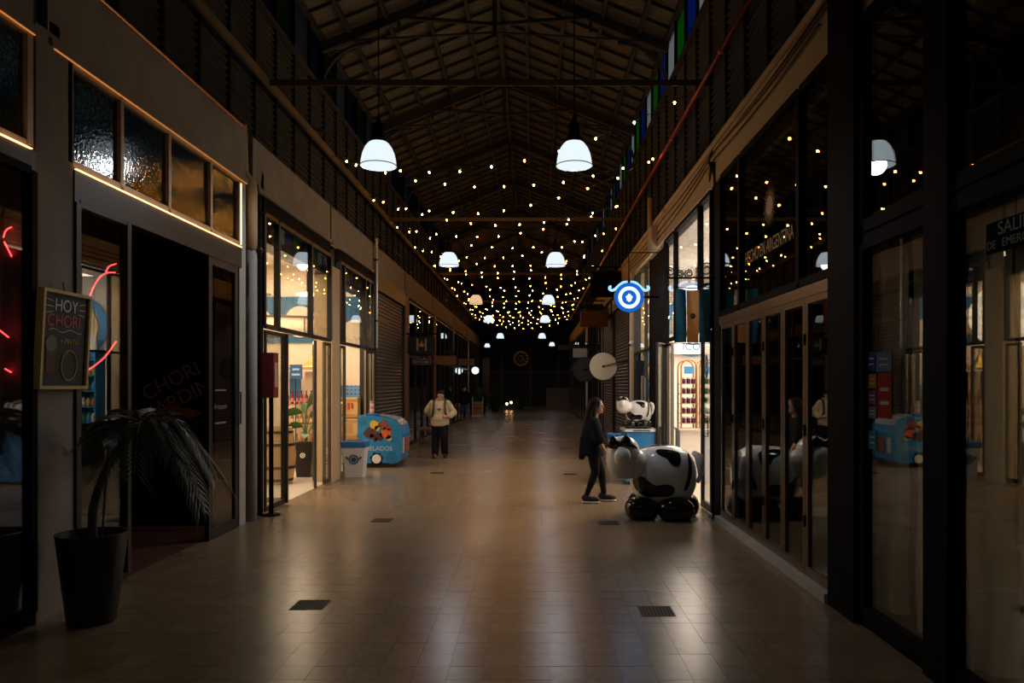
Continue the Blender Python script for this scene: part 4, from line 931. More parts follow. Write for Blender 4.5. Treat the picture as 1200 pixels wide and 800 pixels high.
for i, (y, z, lab) in enumerate(((27.2, 2.5, 'brown sign board projecting beyond the gold H'), (36, 2.7, 'round brown sign far along the left'))):
    t = thing('hanging_sign', lab, 'sign', (-3.3, y, z), 'left projecting signs'); B(-3.65, -2.85, y, y+.06, z, z+.32).build('board', rust, t); MB().bar((-3.65, y+.03, z+.4), (-2.85, y+.03, z+.4), .03).build('arm', black_metal, t)
lc = thing('shutter_lettering', 'small dim orange lettering on the left roller shutter', 'lettering', (XL, 18.3, 3.0))
for i in range(6): B(XL-.005, XL+.005, 17.5+i*.22, 17.63+i*.22, 3.28, 3.36).build('letter_bar', mat('dim_orange2', (.25, .10, .03), .7), lc)

# ------------------------------------------------------------------ left lit shop contents
yb = 17.06
B(-9, XL-.1, yb, yb+.03, 2.72, 3.78).build('blue_band', bluewall, L2s)
for x, z, r in ((-5.35, 3.2, .36), (-4.1, 2.95, .30), (-6.3, 3.2, .3)): MB().prism(circ(r, 32), .02, rotM((x, yb, z), ON_F)).build('round_panel', cream, L2s)
m = bpy.data.materials.new('dot_tile'); m.use_nodes = True; N = m.node_tree.nodes; K = m.node_tree.links
tc = N.new('ShaderNodeTexCoord'); vo = N.new('ShaderNodeTexVoronoi'); vo.inputs['Scale'].default_value = 11; vo.inputs['Randomness'].default_value = .0; K.new(tc.outputs['Object'], vo.inputs['Vector'])
lt = N.new('ShaderNodeMath'); lt.operation = 'LESS_THAN'; lt.inputs[1].default_value = .42; K.new(vo.outputs['Distance'], lt.inputs[0]); mx = N.new('ShaderNodeMix'); mx.data_type = 'RGBA'
mx.inputs[6].default_value = (.13, .30, .58, 1); mx.inputs[7].default_value = (.03, .10, .26, 1); K.new(lt.outputs[0], mx.inputs[0]); K.new(mx.outputs[2], N['Principled BSDF'].inputs['Base Color'])
B(-4.7, XL-.1, yb, yb+.03, .9, 1.74).build('dotted_dado', m, L2s)
bal = MB(); pth = [Vector((x, y, 0)) for x, y in ((-6.6, 15.85), (-6.2, 15.9), (-5.8, 15.97), (-5.4, 16.07), (-5.0, 16.25), (-4.72, 16.5), (-4.55, 16.85))]
vs = []
for p in pth: vs += [(p.x, p.y, 2.86), (p.x, p.y, 3.22), (p.x, p.y+.05, 3.22), (p.x, p.y+.05, 2.86)]
bal.add(vs, [(4*i+k, 4*i+(k+1) % 4, 4*i+4+(k+1) % 4, 4*i+4+k) for i in range(len(pth)-1) for k in range(4)])
mz = thing('mezzanine_front', 'curved cream balcony front inside the left shop', 'balcony', (-5.5, 16.1, 2.86)); bal.build('panel', mat('peach', (.85, .64, .42), .6), mz, True)
MB().tube([(p.x, p.y-.02, 3.24) for p in pth], .022, 6).build('rail', mat('dark_wood', (.10, .04, .015), .5), mz, True); MB().tube([(p.x, p.y-.02, 2.85) for p in pth], .02, 6).build('lower_rail', MATS['dark_wood'], mz, True)
for i in (4, 5): p = pth[i]; MB().bar((p.x, p.y-.03, 2.86), (p.x, p.y-.03, 3.22), .02).build('post', MATS['dark_wood'], mz)
for i, (x, y, lab) in enumerate(((-5.55, 14.6, 'flat round glowing ceiling pendant nearest the downpipe'), (-4.45, 14.6, 'flat round glowing ceiling pendant nearest the plaster column'))):
    t = thing('disc_pendant', lab, 'lamp', (x, y, 3.5), 'disc pendants in the left shop'); MB().lathe([(.02, .06), (.2, .02), (.21, 0), (0, 0)], 24, (x, y, 3.52)).build('disc', emis('disc_glow', (1, .86, .62), 3.2), t, True); MB().tube([(x, y, 3.58), (x, y, 4.5)], .008, 5).build('cord', black, t)
t = thing('cone_pendant', 'pale yellow cone pendant lamp in the left shop', 'lamp', (-5.05, 13.6, 3.3)); MB().lathe([(.03, .16), (.08, .12), (.24, .03), (.26, 0), (.24, 0), (.05, .1)], 24, (-5.05, 13.6, 3.4)).build('shade', mat('pale_yellow', (.8, .68, .35), .5), t, True); MB().tube([(-5.05, 13.6, 3.55), (-5.05, 13.6, 4.5)], .008, 5).build('cord', black, t)
br_ = thing('barrel', 'oak barrel standing behind the glass leaf', 'barrel', (-4.55, 13.2, 0))
MB().lathe([(.25, 0), (.29, .2), (.32, .5), (.29, .8), (.25, 1.0), (.23, 1.0), (.23, .97), (0, .97)], 26, (-4.55, 13.2, 0)).build('staves', mat('oak', (.52, .32, .14), .5, var=.35, scale=9, aniso=(2, 2, .1)), br_, 'auto')
for z, r in ((.08, .272), (.3, .312), (.7, .312), (.92, .272)): MB().lathe([(r-.004, z-.025), (r+.006, z-.02), (r+.006, z+.02), (r-.004, z+.025)], 26, (-4.55, 13.2, 0)).build('hoop', dark_metal, br_)
pp = thing('potted_plant', 'broad leaved plant in a tall square black pot in doorway', 'plant', (-4.36, 14.2, 0)); x, y = -4.36, 14.2
def sq(r, z): return [(x-r, y-r, z), (x+r, y-r, z), (x+r, y+r, z), (x-r, y+r, z)]
MB().add(sq(.13, 0)+sq(.19, .66)+sq(.16, .66)+sq(.15, .6), [(0, 1, 5, 4), (1, 2, 6, 5), (2, 3, 7, 6), (3, 0, 4, 7), (4, 5, 9, 8), (5, 6, 10, 9), (6, 7, 11, 10), (7, 4, 8, 11), (8, 9, 13, 12), (9, 10, 14, 13), (10, 11, 15, 14), (11, 8, 12, 15), (0, 3, 2, 1), (12, 13, 14, 15)]).build('pot', mat('pot_black', (.012, .012, .014), .4), pp)
ring_poly(MB(), .03, .05, .004, rotM((x, y-.172, .42), (PI/2, 0, 0))).build('emblem', white_p, pp); MB().prism(circ(.018, 12), .004, rotM((x, y-.172, .42), (PI/2, 0, 0))).build('emblem_dot', white_p, pp)
bl = mat('broad_leaf', (.035, .10, .03), .35, var=.3); bl2 = mat('young_leaf', (.22, .36, .08), .4)
def bigleaf(par, base, d, ln, w_, m, droop=.15):
    d = Vector(d).normalized(); sd = d.cross(Vector((0, 1, .35))).normalized(); up = sd.cross(d); vs = []; n = 8
    for i in range(n+1):
        t = i/n; c = Vector(base)+d*ln*t-Vector((0, 0, droop*t*t)); ww = w_*math.sin(PI*min(1, t*.96+.03))**.8
        vs += [c-sd*ww+up*ww*.3, c, c+sd*ww+up*ww*.3]
    MB().add(vs, [(3*i+k, 3*i+k+1, 3*i+4+k, 3*i+3+k) for i in range(n) for k in (0, 1)]).build('leaf', m, par, True)
stemP = []
for (dx, dz, d, ln, w_, m, dr) in ((-.06, 1.22, (-.9, -.2, .25), .42, .09, bl, .18), (-.05, .95, (-.9, -.4, .35), .42, .085, bl, .22), (.03, 1.3, (.45, -.1, .9), .62, .07, bl, .05), (.08, 1.15, (.8, -.5, .35), .36, .09, bl, .22), (.1, .92, (.7, -.6, .4), .36, .10, bl2, .2), (.02, .8, (.1, -.8, .5), .34, .09, bl, .25), (0, 1.2, (-.3, .5, .8), .4, .08, bl, .1)):
    MB().tube([(x, y, .6), (x+dx*.4, y, .6+(dz-.6)*.6), (x+dx, y, dz)], .009, 6).build('stem', bl, pp); bigleaf(pp, (x+dx, y, dz), d, ln, w_, m, dr)
sh = thing('bottle_shelf', 'wooden shelving with bottles at the back of left shop', 'shelf', (-5.05, 16.5, 0))
for xx in (-5.55, -4.62): B(xx, xx+.04, 16.3, 16.7, 0, 2.15).build('upright', wood, sh)
SZ = (.35, .85, 1.3, 2.1)
for z in SZ: B(-5.51, -4.62, 16.3, 16.7, z, z+.03).build('shelf_board', wood, sh)
for xx, c in ((-5.35, (.04, .16, .34)), (-5.0, (.8, .66, .5)), (-4.8, (.04, .16, .34))): B(xx-.13, xx+.13, 16.68, 16.7, 1.4, 2.05).build('back_panel', mat('bp%d' % int(c[0]*100), c, .6), sh)
bot = MB().lathe([(.035, 0), (.037, .02), (.037, .17), (.015, .22), (.013, .28), (.016, .28), (.016, .30)], 12)
cols = [mat('wine_red', (.22, .02, .02), .2), mat('pink_label', (.6, .2, .17), .4), mat('amber_bottle', (.3, .12, .02), .2)]
for r_, z in enumerate(SZ[:3]):
    me = bot.mesh('bottle', cols[(2, 2, 0)[r_]], smooth=True); lb = MB().lathe([(.038, .05), (.0385, .05), (.0385, .13), (.038, .13)], 12).mesh('label', cols[1] if r_ == 2 else mat('cream_label', (.6, .5, .3), .6))
    for i in range(8):
        o = bpy.data.objects.new('bottle', me); COL.objects.link(o); o.location = (-5.44+i*.105, 16.42, z+.031); tag(o, ['amber bottle, %s from the left on the lowest shelf of left shop', 'amber bottle, %s from the left on the middle shelf of left shop', 'red bottle with pink label, %s from the left on its shelf'][r_] % ordinal(i+1), 'bottle', 'bottles on shelf row %d' % (r_+1))
        q = bpy.data.objects.new('paper_label', lb); COL.objects.link(q); q.parent = o
bs = thing('blue_board', 'blue board on a post inside the left shop', 'sign', (-5.0, 15.6, 0)); B(-5.12, -4.86, 15.6, 15.63, 1.88, 2.18).build('board', mat('board_blue', (.02, .09, .24), .5), bs); MB().tube([(-5.0, 15.62, 0), (-5.0, 15.62, 1.9)], .012, 6).build('post', dark_metal, bs)
pbl = mat('pale_blue', (.3, .5, .75), .6)
for z, w_ in ((2.08, .07), (1.97, .085)): B(-4.99-w_, -4.99+w_, 15.594, 15.6, z-.02, z+.02).build('print_line', pbl, bs)
gc = thing('gilt_canopy', 'small gilded tent shaped ornament over the bottles', 'ornament', (-4.72, 15.9, 2.1))
MB().lathe([(.0, .34), (.03, .30), (.02, .27), (.1, .12), (.28, .02), (.3, 0), (.27, 0), (.08, .1)], 8, (-4.72, 15.9, 2.13)).build('roof_cone', mat('gilt', (.55, .34, .08), .35, .7), gc); MB().ell((-4.72, 15.9, 2.48), (.025, .025, .03), 10, 6).build('finial', MATS['gilt'], gc); MB().tube([(-4.72, 15.9, 2.5), (-4.72, 15.9, 4.5)], .006, 5).build('cord', black, gc)
for i, (x, z0, lab, tx) in enumerate(((-4.18, .55, 'lower wooden crate seen through the second left doorway', 0), (-4.2, 1.02, 'upper wooden crate with red markings by dotted wall', 1))):
    t = thing('wooden_crate', lab, 'crate', (x, 16.75, z0), 'crates by the dotted wall'); B(x-.27, x+.27, 16.6, 17.0, z0, z0+.45).build('box', mat('pine', (.62, .38, .13), .6, var=.2, aniso=(.2, 1, 3)), t)
    for zz in (z0+.03, z0+.37): B(x-.27, x+.27, 16.585, 16.6, zz, zz+.05).build('batten', wood, t)
    if tx: [B(x-.04+k*.08, x+.01+k*.08, 16.58, 16.6, z0+.15+.03*k, z0+.33).build('stencil_mark', mat('brick_red', (.45, .06, .03), .6), t) for k in range(3)]
    else: B(x-.14, x+.14, 16.59, 16.6, z0+.12, z0+.34).build('stencil_frame', wood, t)
table(-4.2, 16.75, 'low table carrying the wooden crates', .7, .5, .545, wood)

# ice cream freezer
ff = thing('ice_cream_freezer', 'blue ice cream freezer with rounded top and dessert pictures', 'freezer', (-3.2, 16.0, 0))
P = [(-3.72, .1), (-2.88, .1), (-2.82, .16), (-2.78, .7), (-2.82, .88), (-2.92, 1.0), (-3.1, 1.06), (-3.4, 1.10), (-3.72, 1.10)]
fr_b = mat('freezer_blue', (.02, .22, .50), .3, var=.05); fr_d = mat('freezer_deep', (.015, .17, .38), .3)
MB().add([(x, y, z) for y in (15.7, 16.75) for x, z in P], [tuple(range(9)), tuple(range(17, 8, -1))]+[(k, 9+k, 9+(k+1) % 9, (k+1) % 9) for k in range(9)]).build('body', fr_b, ff)
B(-3.68, -2.9, 15.74, 16.7, 0, .1).build('plinth', black, ff)
MB().add([(x+.004, y, z+.012) for y in (15.78, 16.65) for x, z in P[4:8]], [(k, k+1, 5+k, 4+k) for k in range(3)]).build('glass_lid', mat('lid_glass', (.35, .40, .45), .08), ff)
B(-2.80, -2.772, 15.8, 15.98, .3, .62).build('side_print', mat('print_cream', (.55, .5, .4), .5), ff); B(-2.80, -2.772, 16.1, 16.6, .3, .62).build('side_print', mat('print_red', (.3, .1, .1), .5), ff)
Mz = rotM((0, 15.698, 0), ON_F)
def fp(x, y): return (-3.72+(x-130)/8*15.7/F, 1.75-((470+y/8)-VY)*15.7/F)     # from the freezer's end panel drawing
def blob_(poly, m, nm, d=.003): MB().prism(poly, d, Mz).build(nm, m, ff)
for cx, cy, r in ((175, 190, .09), (150, 320, .06), (450, 530, .13), (470, 360, .07)): X_, Z_ = fp(cx, cy); blob_(circ(r, 20, cx=X_, cy=Z_), fr_d, 'blue_spot', .002)
for cx, cy, r, c in ((290, 225, .085, (.62, .42, .05)), (250, 300, .10, (.09, .03, .015)), (375, 220, .085, (.25, .06, .05)), (330, 330, .075, (.06, .02, .015)), (400, 300, .10, (.6, .13, .03)), (430, 255, .04, (.5, .02, .02)), (320, 255, .05, (.5, .33, .06)), (425, 345, .05, (.6, .45, .2)), (265, 325, .035, (.4, .16, .12)), (300, 360, .035, (.05, .015, .01))):
    X_, Z_ = fp(cx, cy); r *= 1.2; blob_([(X_+r*(1+.18*math.sin(3*a+cx))*math.cos(a), Z_+r*(1+.15*math.cos(4*a+cy))*math.sin(a)) for a in [2*PI*k/18 for k in range(18)]], mat('fd%d_%d' % (cx, cy), c, .45, var=.4, scale=30), 'dessert_picture', .006)
X_, Z_ = fp(330, 445); text('lettering', 'HELADOS', .13, mat('pale_letter', (.5, .55, .6), .5), ff, (X_, 15.694, Z_), ON_F, .002)
X_, Z_ = fp(310, 540); blob_([(X_+.13*(1+.12*math.sin(7*a))*math.cos(a), Z_+.13*(1+.12*math.sin(7*a))*math.sin(a)) for a in [2*PI*k/42 for k in range(42)]], gl_black, 'roundel', .004); blob_(circ(.095, 24, cx=X_, cy=Z_), white_p, 'roundel_face', .007)
B(-3.55, -3.3, 15.75, 15.95, 1.10, 1.14).build('blue_tray', mat('tray_blue', (.02, .09, .35), .4), ff)
cn = thing('cone_stack', 'stack of pale cups standing on the ice cream freezer', 'cups', (-3.5, 16.1, 1.1)); 
for i in range(5): MB().lathe([(.035, 0), (.055, .07), (.06, .07)], 12, (-3.5, 16.1, 1.10+i*.06)).build('cup', mat('cup_white', (.75, .65, .58), .5) if i % 2 else mat('cup_pink', (.55, .3, .25), .5), cn)

# ------------------------------------------------------------------ right lit shop contents
ye = 18.26
rw = thing('wall_sign', 'pale blue ICO lettering on the white shop wall', 'sign', (3.7, 17.9, 2.4))
B(3.3, 4.3, 17.98, 18.02, 2.5, 2.98).build('panel', white_wall, rw); text('lettering', 'ICO', .25, mat('sky_letter', (.05, .20, .48), .6), rw, (3.83, 17.97, 2.68), ON_F, .004)
for x in (3.35, 4.25): MB().tube([(x, 18.0, 2.98), (x, 18.0, 4.42)], .006, 5).build('wire', dark_metal, rw)
ar = struct('trim_60', (3.6, 18.2, 2), 'blue and white arch painted panel on the shop end wall')
ring_poly(MB(), .55, .75, .03, rotM((3.9, ye, 3.2), ON_F)).build('arch', mat('arch_blue', (.10, .32, .66), .6), ar)
MB().prism(circ(.5, 32), .02, rotM((3.9, ye, 3.2), ON_F)).build('disc', mat('arch_cream', (.8, .62, .36), .6), ar)
rp2 = thing('ring_pendant', 'pale drum pendant lamp in the right shop', 'lamp', (3.05, 12.6, 3.5)); MB().lathe([(.3, 0), (.3, .3), (.29, .3), (.29, 0)], 28, (3.05, 12.6, 3.45)).build('drum', mat('drum', (.75, .66, .6), .7), rp2); MB().lathe([(.0, .05), (.28, .05), (.28, .06), (0, .06)], 28, (3.05, 12.6, 3.45)).build('diffuser', emis('drum_glow', (1, .9, .75), 2.2), rp2); MB().tube([(3.05, 12.6, 3.5), (3.05, 12.6, 4.42)], .008, 5).build('cord', black, rp2)
pl = thing('plinth_counter', 'white plinth under the arched jar racks', 'plinth', (2.95, 13.3, 0)); B(2.6, 3.6, 13.15, 13.6, 0, .95).build('body', white_wall, pl); B(2.57, 3.63, 13.1, 13.63, .95, .98).build('top', white_wall, pl)
rat = mat('rattan', (.52, .28, .10), .5)
jar = MB().lathe([(.035, 0), (.04, .01), (.04, .08), (.033, .09)], 12); jarm = [jar.mesh('jar', mat('plum_jam', (.09, .015, .03), .2), smooth=True), jar.mesh('jar', mat('green_jar', (.03, .13, .02), .2), smooth=True)]; lid = MB().lathe([(.035, .09), (.036, .09), (.036, .11), (0, .11)], 12).mesh('lid', mat('lid_white', (.6, .55, .5), .4))
for ri, x0 in enumerate((2.63, 2.955)):
    rk = thing('arched_rack', ('arched rattan rack of plum jars on the plinth', 'arched rattan rack of green jars on the plinth')[ri], 'rack', (x0+.13, 13.35, .98), 'arched jar racks')
    for yk in (13.2, 13.5):
        pts = [(x0, yk, .98), (x0, yk, 2.06)]+[(x0+.14-.14*math.cos(a), yk, 2.06+.14*math.sin(a)) for a in [PI*k/10 for k in range(1, 10)]]+[(x0+.28, yk, 2.06), (x0+.28, yk, .98)]
        MB().tube(pts, .016, 8).build('arch', rat, rk, True)
    B(x0+.05, x0+.23, 13.19, 13.2, 1.95, 2.08).build('plate', mat('plate_blue', (.05, .25, .55), .5), rk)
    for j in range(5):
        z = 1.06+j*.175; B(x0, x0+.28, 13.2, 13.5, z, z+.012).build('tier', rat, rk)
        for i in range(3):
            o = bpy.data.objects.new('jar', jarm[ri]); COL.objects.link(o); o.location = (x0+.055+i*.085, 13.26, z+.013); tag(o, ('plum coloured jar, %s in the row, %s tier up on arched rack', 'green jar, %s in the row, %s tier up on arched rack')[ri] % (ordinal(i+1), ordinal(j+1)), 'jar', ('plum jars', 'green jars')[ri])
            q = bpy.data.objects.new('lid', lid); COL.objects.link(q); q.parent = o
sk = thing('oval_sticker', 'blue oval sticker on the glass leaf under the flag', 'sticker', (XR-.01, 10.3, 1.8)); MB().prism([(p[0]*.55, p[1]) for p in circ(.17, 24)], .003, rotM((XR-.01, 10.32, 2.0), ON_R)).build('oval', mat('sticker_blue', (.03, .16, .40), .5), sk); ring_poly(MB(), .05, .08, .002, rotM((XR-.014, 10.32, 2.02), ON_R)).build('ring', white_p, sk)
ds = thing('product_shelf', 'blue shelf of products behind the right display window', 'shelf', (2.7, 16.6, 0))
B(2.52, 2.9, 16.95, 17.0, .3, 2.55).build('back', mat('shelf_blue', (.05, .30, .62), .5), ds)
for xx in (2.5, 2.9): B(xx, xx+.02, 16.6, 17.0, .3, 2.55).build('side', MATS['shelf_blue'], ds)
for z in (.9, 1.25, 1.6, 1.95, 2.3): B(2.52, 2.9, 16.6, 16.96, z, z+.02).build('shelf_board', MATS['shelf_blue'], ds)
pr = [mat('prod%d' % i, c, .4) for i, c in enumerate(((.7, .65, .6), (.5, .12, .05), (.05, .3, .6), (.6, .45, .05), (.1, .3, .08)))]
pm_ = [MB().lathe([(.04, 0), (.045, .02), (.045, .14), (.025, .17), (.025, .2)], 12).mesh('tub', p, smooth=True) for p in pr]
for j, z in enumerate((.9, 1.25, 1.6, 1.95)):
    for i in range(3):
        c = (i*2+j) % 5; o = bpy.data.objects.new('tub', pm_[c]); COL.objects.link(o); o.location = (2.58+i*.115, 16.68, z+.021); tag(o, '%s tub on the blue product shelf, %s tier up' % (('white', 'red', 'blue', 'yellow', 'green')[c], ordn[j]), 'tub', 'tubs on the blue shelf')

# ------------------------------------------------------------------ people
skin = mat('skin', (.50, .27, .18), .5, var=.1); hairm = mat('dark_hair', (.008, .006, .005), .6, spec=.15, var=.4, scale=60, aniso=(1, 1, .1))
def fuse(mb, name, m, parent, vox=.014, it=4):
    o = mb.build(name, m, parent, True); r = o.modifiers.new('fuse', 'REMESH'); r.mode = 'VOXEL'; r.voxel_size = vox; r.use_smooth_shade = True
    s = o.modifiers.new('smooth', 'SMOOTH'); s.iterations = it; s.factor = .5; return o
def hand(mb, wrist, d, palm_n, curl=.6, sc=1.):
    """palm and five fingers continuing along d from the wrist"""
    wrist = Vector(wrist); d = Vector(d).normalized(); n = Vector(palm_n); n = (n-d*n.dot(d)).normalized(); s = d.cross(n)
    mb.limb([wrist, wrist+d*.05*sc, wrist+d*.085*sc], [.024*sc, .03*sc, .028*sc])
    for k, (off, L) in enumerate(((-.027, .062), (-.009, .074), (.009, .070), (.026, .055))):
        p0 = wrist+d*.085*sc+s*off*sc; p1 = p0+(d*.9+n*curl*.4).normalized()*L*.5*sc; p2 = p1+(d*.6+n*curl).normalized()*L*.5*sc; mb.limb([p0, p1, p2], [.0105*sc, .0095*sc, .008*sc])
    p0 = wrist+d*.03*sc-s*.026*sc; p1 = p0+(d*.7-s*.55+n*.2).normalized()*.04*sc; mb.limb([p0, p1, p1+(d*.9+n*.3).normalized()*.03*sc], [.0125*sc, .011*sc, .009*sc])
def head_(mb, c, f, sc=1., tilt=0.):
    """head facing f: skull, jaw, nose, lips, ears, brow"""
    c = Vector(c); f = Vector(f).normalized(); u = Vector((0, 0, 1)); s = f.cross(u).normalized(); u = s.cross(f)
    M = Matrix((s, f, u)).transposed()
    mb.ell(c+u*.02*sc, (.074*sc, .092*sc, .098*sc), 18, 12, M); mb.ell(c-u*.055*sc+f*.022*sc, (.055*sc, .066*sc, .062*sc), 16, 10, M)
    mb.limb([c+f*.088*sc+u*.012*sc, c+f*.110*sc-u*.018*sc], [.009*sc, .014*sc]); mb.ell(c+f*.086*sc-u*.055*sc, (.024*sc, .012*sc, .010*sc), 10, 6, M); mb.ell(c+f*.078*sc-u*.092*sc, (.022*sc, .016*sc, .016*sc), 10, 6, M)
    for k in (-1, 1): mb.ell(c+s*k*.076*sc-u*.005*sc, (.010*sc, .02*sc, .032*sc), 8, 6, M)
    return c, f, s, u, M
def eyes(parent, c, f, s, u, sc=1.):
    for k in (-1, 1): MB().ell(c+f*.082*sc+s*k*.03*sc+u*.012*sc, (.011*sc,)*3, 10, 6).build('eye', mat('eye', (.03, .02, .02), .2), parent, True)
def shoe(par, heel, d, name, m, sole, ln=.25):
    heel = Vector(heel); d = Vector(d).normalized(); s = Vector((-d.y, d.x, 0)).normalized(); M = Matrix((d, s, Vector((0, 0, 1)))).transposed(); c = heel+d*ln*.42
    o = fuse(MB().ell(c+Vector((0, 0, .055)), (ln*.52, .043, .05), 20, 12, M, 2.4).ell(c-d*.07+Vector((0, 0, .085)), (.075, .04, .055), 16, 10, M), name, m, par, .008, 3)
    MB().ell(c+Vector((0, 0, .018)), (ln*.54, .047, .018), 22, 8, M, 3.).build('sole', sole, o, True); return o
# walking woman, facing the right shop (+X)
WX, WY = .92, 11.1
wm_ = thing('person', 'woman in loose black top and leggings walking toward the right shop', 'person', (WX, WY, 0))
def q(x, y, z): return Vector((WX+x, WY+y, z))
mb = MB(); hc_ = head_(mb, q(.03, 0, 1.43), (1, -.25, 0), 1.0); mb.limb([q(-.03, 0, 1.2), q(.0, 0, 1.30), q(.01, 0, 1.38)], [.08, .05, .05])
mb.loft([(WX-.03, WY, .80, .12, .15), (WX-.02, WY, .95, .105, .135), (WX-.02, WY, 1.1, .115, .15), (WX-.03, WY, 1.22, .09, .16)])
mb.limb([q(-.04, -.085, .84), q(.0, -.095, .47), q(-.12, -.10, .09)], [.095, .058, .038]); mb.limb([q(-.04, .085, .84), q(.10, .09, .47), q(.14, .09, .09)], [.095, .058, .038])
mb.limb([q(-.04, -.17, 1.21), q(.02, -.22, .97), q(.14, -.21, .76)], [.05, .04, .027]); hand(mb, q(.14, -.21, .76), (.25, .05, -1), (-.3, .9, 0)); mb.limb([q(-.04, .17, 1.21), q(-.06, .22, .97), q(.02, .21, .76)], [.05, .04, .027]); hand(mb, q(.02, .21, .76), (.2, 0, -1), (-.3, -.9, 0))
mb.limb([q(-.12, -.1, .09), q(-.04, -.1, .05)], [.04, .035]); mb.limb([q(.14, .09, .09), q(.22, .09, .05)], [.04, .035])
bodyw = fuse(mb, 'body', skin, wm_, .011); eyes(bodyw, *hc_[:4])
blk = mat('black_cotton', (.009, .010, .014), .9, var=.3, spec=.1); lgm = mat('leggings', (.010, .010, .012), .8, spec=.15)
tp = MB().loft([(WX-.05, WY, .70, .185, .215), (WX-.05, WY, .9, .165, .20), (WX-.04, WY, 1.1, .15, .20), (WX-.035, WY, 1.2, .12, .19), (WX-.02, WY, 1.27, .07, .10)])
for s, ex_ in ((-1, .03), (1, -.06)): tp.limb([q(-.035, s*.165, 1.19), q(ex_, s*.235, .96)], [.09, .095])
tp.limb([q(-.16, -.05, .95), q(-.2, -.05, .68)], [.07, .05]); fuse(tp, 'loose_top', blk, wm_, .014, 6)
lg = MB().loft([(WX-.04, WY, .72, .13, .17), (WX-.03, WY, .9, .125, .16)]); lg.limb([q(-.04, -.085, .82), q(.0, -.095, .47), q(-.12, -.10, .13)], [.105, .066, .045]); lg.limb([q(-.04, .085, .82), q(.10, .09, .47), q(.14, .09, .13)], [.105, .066, .045]); fuse(lg, 'leggings', lgm, wm_, .012)
shm = mat('sneaker', (.02, .015, .016), .6); whs = mat('white_sole', (.65, .62, .58), .6)
shoe(wm_, q(-.17, -.1, .0), (1, -.12, 0), 'shoe', shm, whs); shoe(wm_, q(.09, .09, .0), (1, -.12, 0), 'shoe', shm, whs)
hr_ = MB().ell(q(.0, 0, 1.465), (.108, .092, .105), 18, 12).ell(q(-.04, 0, 1.40), (.085, .09, .12), 16, 10); hr_.limb([q(-.05, 0, 1.38), q(-.09, -.01, 1.22), q(-.12, -.01, 1.06)], [.085, .085, .05]); hr_.limb([q(-.0, -.075, 1.44), q(-.03, -.09, 1.3), q(-.05, -.1, 1.15)], [.03, .04, .03]); fuse(hr_, 'hair', hairm, wm_, .012, 3)
gm = MB()
# man walking toward the camera, head bowed
MX, MY = -2.25, 17.9
mn = thing('person', 'man in beige hoodie and dark trousers walking with backpack', 'person', (MX, MY, 0))
def q(x, y, z): return Vector((MX+x, MY+y, z))
mb = MB(); hc_ = head_(mb, q(.02, -.06, 1.50), (-.05, -1, -.45), 1.02); mb.limb([q(0, .02, 1.3), q(.01, -.02, 1.4), q(.02, -.05, 1.46)], [.09, .058, .055])
mb.loft([(MX, MY, .84, .17, .12), (MX, MY, 1.0, .16, .115), (MX, MY, 1.2, .18, .125), (MX, MY+.01, 1.33, .17, .10)])
for s in (-1, 1): mb.limb([q(s*.09, 0, .88), q(s*.105, -.03-.04*s, .48), q(s*.11, .06*s, .09)], [.11, .07, .045]); mb.limb([q(s*.11, .06*s, .09), q(s*.115, .06*s-.1, .05)], [.045, .04])
Larm = [q(.20, 0, 1.31), q(.33, .02, 1.08), q(.20, -.15, 1.0)]; Rarm = [q(-.20, 0, 1.31), q(-.32, .05, 1.13), q(-.24, .16, .98)]
for A, d, n in ((Larm, (-.8, -.3, -.1), (0, 1, 0)), (Rarm, (.4, .4, -.3), (0, -1, 0))): mb.limb(A, [.06, .048, .032]); hand(mb, A[2], d, n)
bodym = fuse(mb, 'body', skin, mn, .012); eyes(bodym, *hc_[:4])
hood = mat('beige_fleece', (.52, .40, .26), .9, var=.15, bump=.3); trz = mat('dark_trousers', (.010, .010, .012), .9, spec=.1)
hd = MB().loft([(MX, MY, .76, .20, .155), (MX, MY, .82, .225, .17), (MX, MY, 1.0, .225, .17), (MX, MY, 1.2, .225, .165), (MX, MY, 1.33, .20, .13), (MX, MY+.02, 1.40, .10, .09)])
hd.limb([Larm[0]-Vector((.02, 0, 0)), Larm[1], Larm[2]+Vector((.05, .05, 0))], [.085, .082, .062]); hd.limb([Rarm[0]+Vector((.02, 0, 0)), Rarm[1], Rarm[2]], [.085, .082, .06]); hd.ell(q(0, .07, 1.38), (.13, .09, .09)).ell(q(0, -.14, .96), (.15, .05, .1)); hm = fuse(hd, 'hoodie', hood, mn, .014, 6)
tr_ = MB().loft([(MX, MY, .72, .175, .135), (MX, MY, .95, .17, .125)])
for s in (-1, 1): tr_.limb([q(s*.09, 0, .86), q(s*.105, -.03-.04*s, .48), q(s*.11, .06*s, .11)], [.125, .095, .085])
fuse(tr_, 'trousers', trz, mn, .014)
for s in (-1, 1): shoe(mn, q(s*.115, .06*s+.07, 0), (.08*s, -1, 0), 'shoe', mat('black_shoe', (.012, .012, .012), .5), black, .27)
fuse(MB().ell(q(.02, -.05, 1.565), (.096, .12, .075)).ell(q(.02, .02, 1.52), (.096, .085, .10)).ell(q(.02, -.135, 1.56), (.07, .03, .03)), 'hair', hairm, mn, .012, 3)
for s in (-1, 1): MB().tube(smoothp([q(s*.12, .12, 1.37), q(s*.13, -.03, 1.41), q(s*.14, -.135, 1.28), q(s*.155, -.17, 1.08), q(s*.19, -.08, .98)]), .024, 6).build('backpack_strap', black, mn, True)
fuse(MB().ell(q(0, .24, 1.15), (.17, .11, .24), e=3.), 'backpack', black, mn, .014)
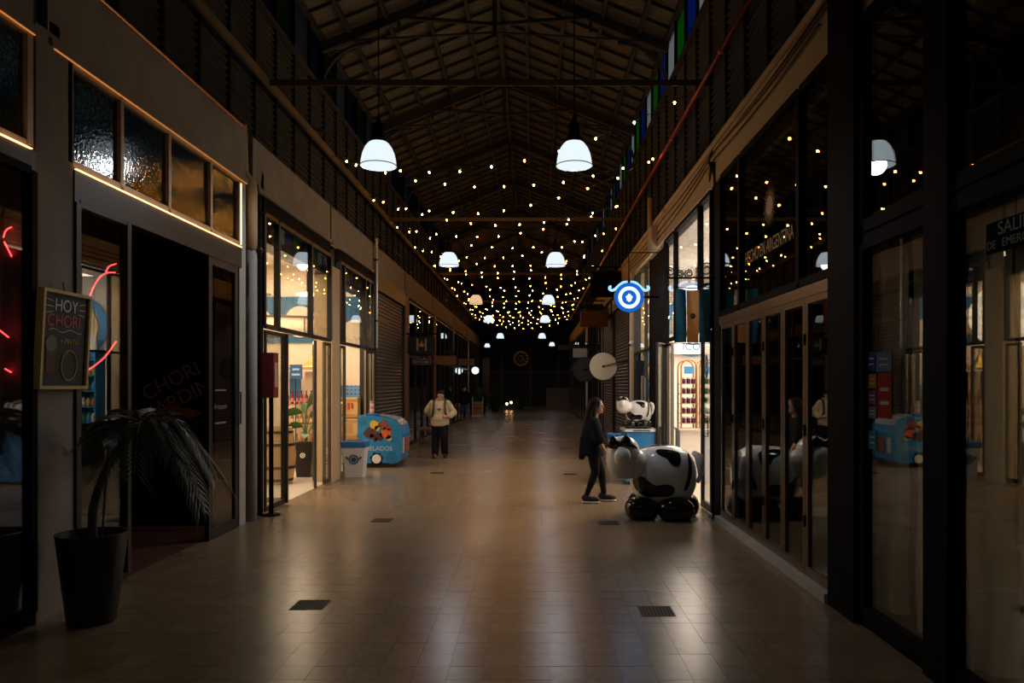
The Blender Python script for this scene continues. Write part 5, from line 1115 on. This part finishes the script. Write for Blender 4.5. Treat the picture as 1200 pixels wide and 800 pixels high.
MB().prism([(-.05, .03), (-.02, -.03), (0, .0), (.02, -.03), (.05, .03)], .004, rotM(q(0, -.172, 1.16), ON_F)).build('chest_print', mat('brown_print', (.12, .05, .03), .8), hm)
# figure far down by the left shopfronts
FX, FY = -3.35, 36.0
fg_ = thing('person', 'far figure in dark jacket and blue jeans by left shopfronts', 'person', (FX, FY, 0))
def q(x, y, z): return Vector((FX+x, FY+y, z))
mb = MB(); hc_ = head_(mb, q(0, 0, 1.58), (.9, -.4, 0)); mb.limb([q(0, 0, 1.35), q(0, 0, 1.5)], [.08, .055]); mb.loft([(FX, FY, .85, .16, .12), (FX, FY, 1.1, .16, .12), (FX, FY, 1.38, .18, .11)])
for s in (-1, 1): mb.limb([q(s*.09, 0, .88), q(s*.1, -.02, .48), q(s*.1, .02, .08)], [.1, .07, .045]); mb.limb([q(s*.19, 0, 1.34), q(s*.24, .02, 1.08), q(s*.22, -.08, .86)], [.055, .045, .03]); hand(mb, q(s*.22, -.08, .86), (0, -.1, -1), (-s, 0, 0))
bf = fuse(mb, 'body', skin, fg_, .014)
jk = MB().loft([(FX, FY, .8, .2, .16), (FX, FY, 1.1, .2, .155), (FX, FY, 1.38, .19, .12), (FX, FY, 1.46, .09, .08)])
for s in (-1, 1): jk.limb([q(s*.18, 0, 1.34), q(s*.25, .02, 1.08), q(s*.225, -.07, .9)], [.085, .07, .055])
fuse(jk, 'jacket', blk, fg_, .016); jn = MB().loft([(FX, FY, .7, .17, .13), (FX, FY, .92, .165, .12)])
for s in (-1, 1): jn.limb([q(s*.09, 0, .84), q(s*.1, -.02, .48), q(s*.1, .02, .3)], [.115, .085, .075])
fuse(jn, 'jeans', mat('denim', (.04, .07, .13), .8), fg_, .016); bt = MB()
for s in (-1, 1): fuse(MB().limb([q(s*.1, .02, .34), q(s*.1, .02, .08)], [.075, .06]).ell(q(s*.1, -.06, .05), (.05, .13, .05)), 'boot', mat('tan_boot', (.25, .13, .06), .7), fg_, .014)
fuse(MB().ell(q(-.01, .01, 1.64), (.095, .1, .085)), 'hair', hairm, fg_, .014)
